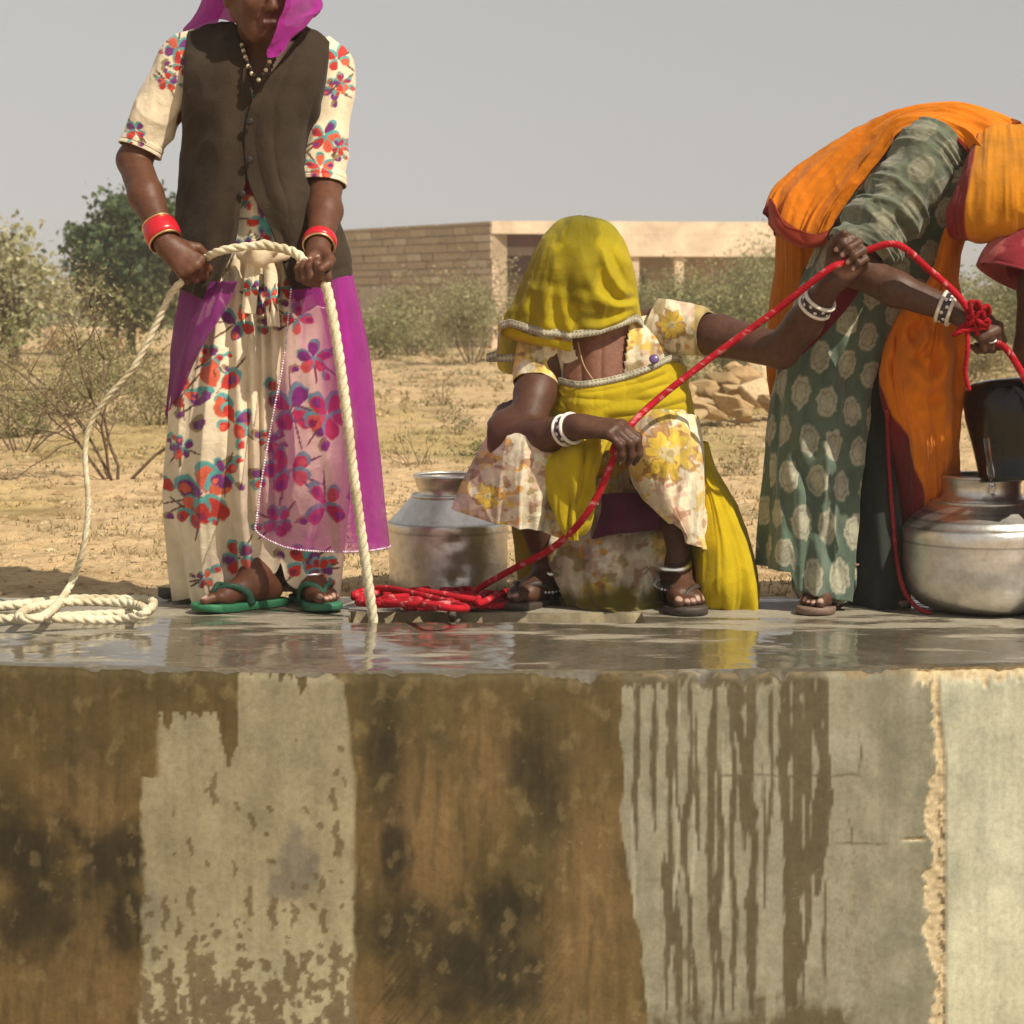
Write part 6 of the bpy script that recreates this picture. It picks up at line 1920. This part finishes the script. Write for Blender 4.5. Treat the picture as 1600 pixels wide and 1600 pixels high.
# ------------------------------------------------------------------ pots, bucket, ropes
def mat_alu(name, dents):
    m, nt, b, out = newmat(name)
    tc = nt.nodes.new("ShaderNodeTexCoord").outputs["Object"]
    n1 = noise(nt, 7, 5, .6, tc)
    n2 = noise(nt, 45, 4, .7, tc)
    mp = nt.nodes.new("ShaderNodeMapping"); mp.inputs["Scale"].default_value = (3, 3, 240)
    nt.links.new(tc, mp.inputs[0])
    n3 = noise(nt, 1, 3, .6, mp.outputs[0])
    c = mulcol(nt, vcol(nt), rampn(nt, n2.outputs[0], [(.3, (.84, .83, .80)), (.6, (1.06, 1.05, 1.04))]).outputs[0])
    c = mulcol(nt, c, rampn(nt, n1.outputs[0], [(.3, (.9, .89, .87)), (.7, (1.03, 1.03, 1.03))]).outputs[0])
    nt.links.new(c, b.inputs["Base Color"])
    b.inputs["Metallic"].default_value = .92
    r = nt.nodes.new("ShaderNodeMapRange"); r.inputs["To Min"].default_value = .24; r.inputs["To Max"].default_value = .5
    nt.links.new(n1.outputs[0], r.inputs["Value"]); nt.links.new(r.outputs[0], b.inputs["Roughness"])
    s = nt.nodes.new("ShaderNodeMath"); s.operation = 'MULTIPLY_ADD'; s.inputs[1].default_value = .03
    nt.links.new(n3.outputs[0], s.inputs[0]); nt.links.new(n1.outputs[0], s.inputs[2])
    bump(nt, b, s.outputs[0], .3 * dents, .012)
    return m
M_ALU = mat_alu("dented_aluminium", 1.0)

def pot(name, label, c_, prof, necks, seed, dents, ring_z):
    """prof: (r, z) of the shoulder and belly, bottom up; necks: (r, z) of neck and rim"""
    t = thing(name, label, "water pot", c_, "aluminium water pots")
    pr = np.array(prof)
    p2, s = resample(np.c_[pr, np.zeros(len(pr))], .004)
    n = 140
    V, Q = lathe(p2[:, :2], n, c_)
    d = V - np.array(c_)
    rr = np.linalg.norm(d[..., :2], axis=-1, keepdims=True)
    nrm2 = np.concatenate([d[..., :2] / np.maximum(rr, 1e-6), np.zeros_like(rr)], -1)
    k = (fbm(d[..., 0] * 14, d[..., 1] * 14, d[..., 2] * 14, seed, 3) - .5) * .006
    for (dx, dz, w_, a) in dents:
        m = np.exp(-(((d[..., 0] - dx) / w_) ** 2 + ((d[..., 2] - dz) / (w_ * .8)) ** 2)) * (d[..., 1] < 0)
        k = k - a * m
    V = V + nrm2 * k[..., None]
    z = d[..., 2]
    col = A(.74, .72, .68) * np.ones(V.shape[:2] + (1,))
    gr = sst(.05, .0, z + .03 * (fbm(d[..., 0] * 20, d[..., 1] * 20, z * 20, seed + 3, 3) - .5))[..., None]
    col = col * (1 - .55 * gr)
    for rz in ring_z:
        col = col * (1 - .45 * np.exp(-((z - rz) / .0022) ** 2)[..., None])
    mk("body", V, Q, M_ALU, t, col)
    nk = np.array(necks)
    V, Q = lathe(nk, 120, c_)
    mk("neck", V, Q, M_ALU, t, A(.72, .70, .66), solid=.002)
    i = int(np.argmax(nk[:, 1]))
    V, Q = lathe([(nk[i][0] + a, nk[i][1] + b) for a, b in roundprof(.0045)] + [(nk[i][0] + .0045, nk[i][1])], 100, c_)
    mk("rim", V, Q, M_ALU, t, A(.82, .80, .76))
    for rz, rR in ((nk[0][1] + .002, nk[0][0] + .002),):
        V, Q = lathe([(rR + a, rz + b) for a, b in roundprof(.0035)] + [(rR + .0035, rz)], 100, c_)
        mk("collar", V, Q, M_ALU, t, A(.80, .78, .74))
    return t

pc = P(1534, 900, -.06); pc[2] = .0
pot("water_pot", "dented aluminium water pot with stepped shoulder in front, being filled from the black bucket", pc,
    [(.001, .004), (.09, .002), (.135, .010), (.166, .034), (.182, .068), (.187, .110), (.188, .150), (.189, .178), (.188, .194), (.184, .204), (.178, .209), (.168, .222), (.166, .224), (.146, .240), (.144, .242), (.118, .262)],
    [(.114, .262), (.097, .272), (.091, .285), (.091, .305), (.096, .318), (.098, .323)], 5, [(-.05, .05, .06, .006), (.04, .07, .05, .004)], [.168, .204, .223, .241])
pc2 = P(700, 900, .50); pc2[2] = GZ - .004
pot("water_pot", "squat aluminium water pot with a seamed dented side standing behind the heap of red rope", pc2,
    [(.001, .002), (.12, .002), (.152, .008), (.157, .020), (.158, .06), (.159, .12), (.160, .180), (.158, .190), (.152, .195), (.130, .220), (.108, .246), (.096, .258)],
    [(.095, .258), (.080, .262), (.076, .268), (.084, .285), (.089, .306), (.090, .312)], 9, [(.03, .055, .022, .014), (.045, .09, .03, .008), (.02, .15, .02, .005)], [.168, .190])

# black rubber bucket, tipped over the pot
bc = P(1590, 662, -.14)
bax = nrm(A(-.06, .10, 1.0))          # from mouth to bottom: it is held upside down and leaning
bk = thing("bucket", "black rubber bucket tipped upside down pouring water into the front pot", "bucket", bc)
BS = 1.25
V, Q = lathe([(a * BS, b * BS) for a, b in [(.001, .085), (.060, .085), (.082, .080), (.093, .066), (.096, .045), (.094, .01), (.086, -.05), (.080, -.098), (.083, -.104), (.080, -.108), (.074, -.1), (.080, -.04), (.086, .02), (.080, .06), (.001, .066)]], 72, bc, bax)
d = V - bc
V = V + nrm(np.concatenate([d[..., :2], d[..., 2:] * 0], -1) + 1e-9) * ((fbm(d[..., 0] * 16, d[..., 1] * 16, d[..., 2] * 10, 3, 3) - .5) * .014)[..., None]
M_BUCKET = mat_v("wet_black_rubber", .10, .45, 0, 40, .35, .004, .3)
mk("shell", V, Q, M_BUCKET, bk, A(.006, .006, .007))
hd = [bc + A(-.083, -.01, -.09), bc + A(-.088, -.05, -.13), bc + A(-.03, -.09, -.15), bc + A(.05, -.08, -.14), bc + A(.085, -.02, -.09)]
mk_tube("handle", resample([bc + A(.085, -.02, -.10), bc + A(.11, -.06, -.14), bc + A(.10, -.06, -.22), bc + A(.07, -.02, -.26)], .006)[0], .016, M_BUCKET, bk, A(.006, .006, .007), n=12)
# the poured water
def mat_water():
    m, nt, b, out = newmat("pouring_water")
    b.inputs["Base Color"].default_value = (.95, .97, 1, 1)
    b.inputs["Roughness"].default_value = .03
    b.inputs["IOR"].default_value = 1.33
    b.inputs["Transmission Weight"].default_value = 1.0
    return m
M_WATER = mat_water()
wp, s = resample([P(1541, 684, -.268), P(1544, 708, -.270), P(1548, 738, -.235), P(1550, 756, -.19), P(1551, 785, -.12)], .004)
wr = .0075 * (.6 + .8 * vn(np.arange(len(wp)) * .25, 0, 0, 3))
V, Q, T3 = tube(wp, wr, n=12)
o = mk("poured_water", V, [Q, T3], M_WATER); tag(o, "thin stream of clear water falling from the black bucket into the pot", "water")

# white rope: coil, rise, hands, well
def on(px, py, z=.013):
    d = F * (H - z) / (py - HZ)
    return A((px - 800) / F * d, d - D, z)
G1, T1 = h1["grip"], h1["T"]
G2 = h2["grip"]
wpts = [on(-150, 975), on(-60, 953), on(30, 944), on(110, 936), on(185, 936), on(236, 938), on(225, 955, .014), on(140, 961), on(40, 966, .014), on(-60, 972), on(-170, 962), on(-120, 946), on(-20, 966, .032), on(90, 966, .030), on(180, 968, .018), on(228, 958, .036), on(205, 944, .036), on(120, 940, .040), on(50, 950, .040), on(30, 966, .046), on(70, 962, .05),
        P(104, 925, -.10), P(128, 865, -.11), P(138, 790, -.12), P(133, 715, -.12), P(140, 665, -.12), P(170, 618, -.13), P(208, 575, -.14), P(240, 515, -.15), P(266, 462, -.16), G1 - T1 * .035, G1, G1 + T1 * .035, P(345, 392, -.215), P(400, 384, -.225), P(440, 388, -.245), P(468, 400, -.27), G2, P(507, 440, -.29), P(524, 520, -.29), P(538, 620, -.28), P(552, 740, -.26), P(568, 860, -.23), P(583, 968, -.20), P(588, 1010, -.195), P(596, 1120, -.19)]
wrad = lambda t: .0115 + .0009 * (vn(t * 400, 0, 0, 3) - .5) - .0045 * np.exp(-((t - .68) / .075) ** 2) + .0012 * sst(.78, .82, t)
o = flat_rope("white_rope", wpts, wrad, M_ROPE, None, A(.74, .66, .47), pitch=.075)
tag(o, "thick twisted white rope from the left coil through the standing woman's hands into the well", "rope")

# red rope: heap by the well, up to the crouching woman's hands, on to the bending woman's hand
rnd = np.random.RandomState(4)
hp = []
for k in range(10):
    cx, cy = rnd.uniform(600, 745), rnd.uniform(929, 941)
    rx, ry = rnd.uniform(45, 75), rnd.uniform(6, 11)
    a0 = rnd.uniform(0, 6.28)
    for j in range(8):
        t = a0 + 6.28 * j / 8
        x = cx + rx * math.cos(t) * rnd.uniform(.75, 1.15); y = min(max(cy + ry * math.sin(t), 921), 950)
        z = .010 + .0052 * k * rnd.uniform(.6, 1.1) * (1 - .5 * abs(x - 670) / 140)
        x = min(max(x, 548), 800)
        hp.append(on(x, y, z))
hp += [on(790, 925, .03), on(803, 932, .016), on(792, 944, .014), on(755, 947, .016), on(735, 940, .03)]
G3, G4, G5 = h3["grip"], h4["grip"], h5["grip"]
T4 = h4["T"]
rp = hp + [P(745, 922, -.02), P(800, 890, -.10), P(860, 858, -.20), P(905, 818, -.28), P(935, 772, -.30), P(955, 725, -.31), P(965, 705, -.31), G3 + A(-.006, .01, -.02), G3 + A(.03, .02, .03), P(1030, 622, -.26), P(1120, 552, -.26), P(1210, 487, -.29), P(1290, 424, -.33), G4 + A(-.03, -.012, -.02), G4, G4 + A(.03, -.0, .01), P(1402, 382, -.33), P(1450, 420, -.33), P(1500, 466, -.34), G5 + A(-.03, -.03, .03), G5, P(1572, 545, -.34), P(1605, 600, -.34), P(1625, 660, -.33), P(1640, 720, -.30)]
o = flat_rope("red_rope", rp, .0086, M_ROPE, None, A(.45, .012, .024), pitch=.035, n=12, lobe=4, deep=.2, fleck=(A(.66, .30, .30), .6))
tag(o, "red braided rope heaped beside the well and stretched up through three hands", "rope")
# knot and hanging tail at the bending woman's hand
kn_ = []
kr = np.random.RandomState(8)
kc = P(1528, 500, -.36)
for j in range(26):
    kn_.append(kc + kr.normal(size=3) * A(.016, .009, .017))
kn_ += [P(1512, 545, -.36), P(1508, 580, -.35), P(1514, 610, -.34)]
o = flat_rope("red_knot", kn_,  .0062, M_ROPE, None, A(.42, .012, .022), pitch=.04, n=10)
tag(o, "tangled red rope knot with a hanging tail at the bending woman's hand", "rope")
# scraps by the well's rim
o = mk_tube("rope_end", resample([on(712, 948, .01), on(706, 956, .012), P(708, 966, -.13), P(718, 974, -.14)], .005)[0], .010, M_ROPE, None, A(.16, .13, .11), n=10)
tag(o, "frayed grey rope end hanging over the well's rim under the red heap", "rope")

# ------------------------------------------------------------------ dusty air round everything
V, Q = box((0, 400, 2.1), (1500, 1000, 8.2))
hm = bpy.data.materials.new("dusty_air"); hm.use_nodes = True
hn = hm.node_tree
hn.nodes.remove(hn.nodes["Principled BSDF"])
pv = hn.nodes.new("ShaderNodeVolumePrincipled")
pv.inputs["Color"].default_value = (.80, .735, .635, 1)
pv.inputs["Density"].default_value = .0028
pv.inputs["Anisotropy"].default_value = .0
hn.links.new(pv.outputs[0], hn.nodes["Material Output"].inputs["Volume"])
hz_ = mk("haze", V, Q, hm, None, smooth=False)
hz_["kind"] = "stuff"
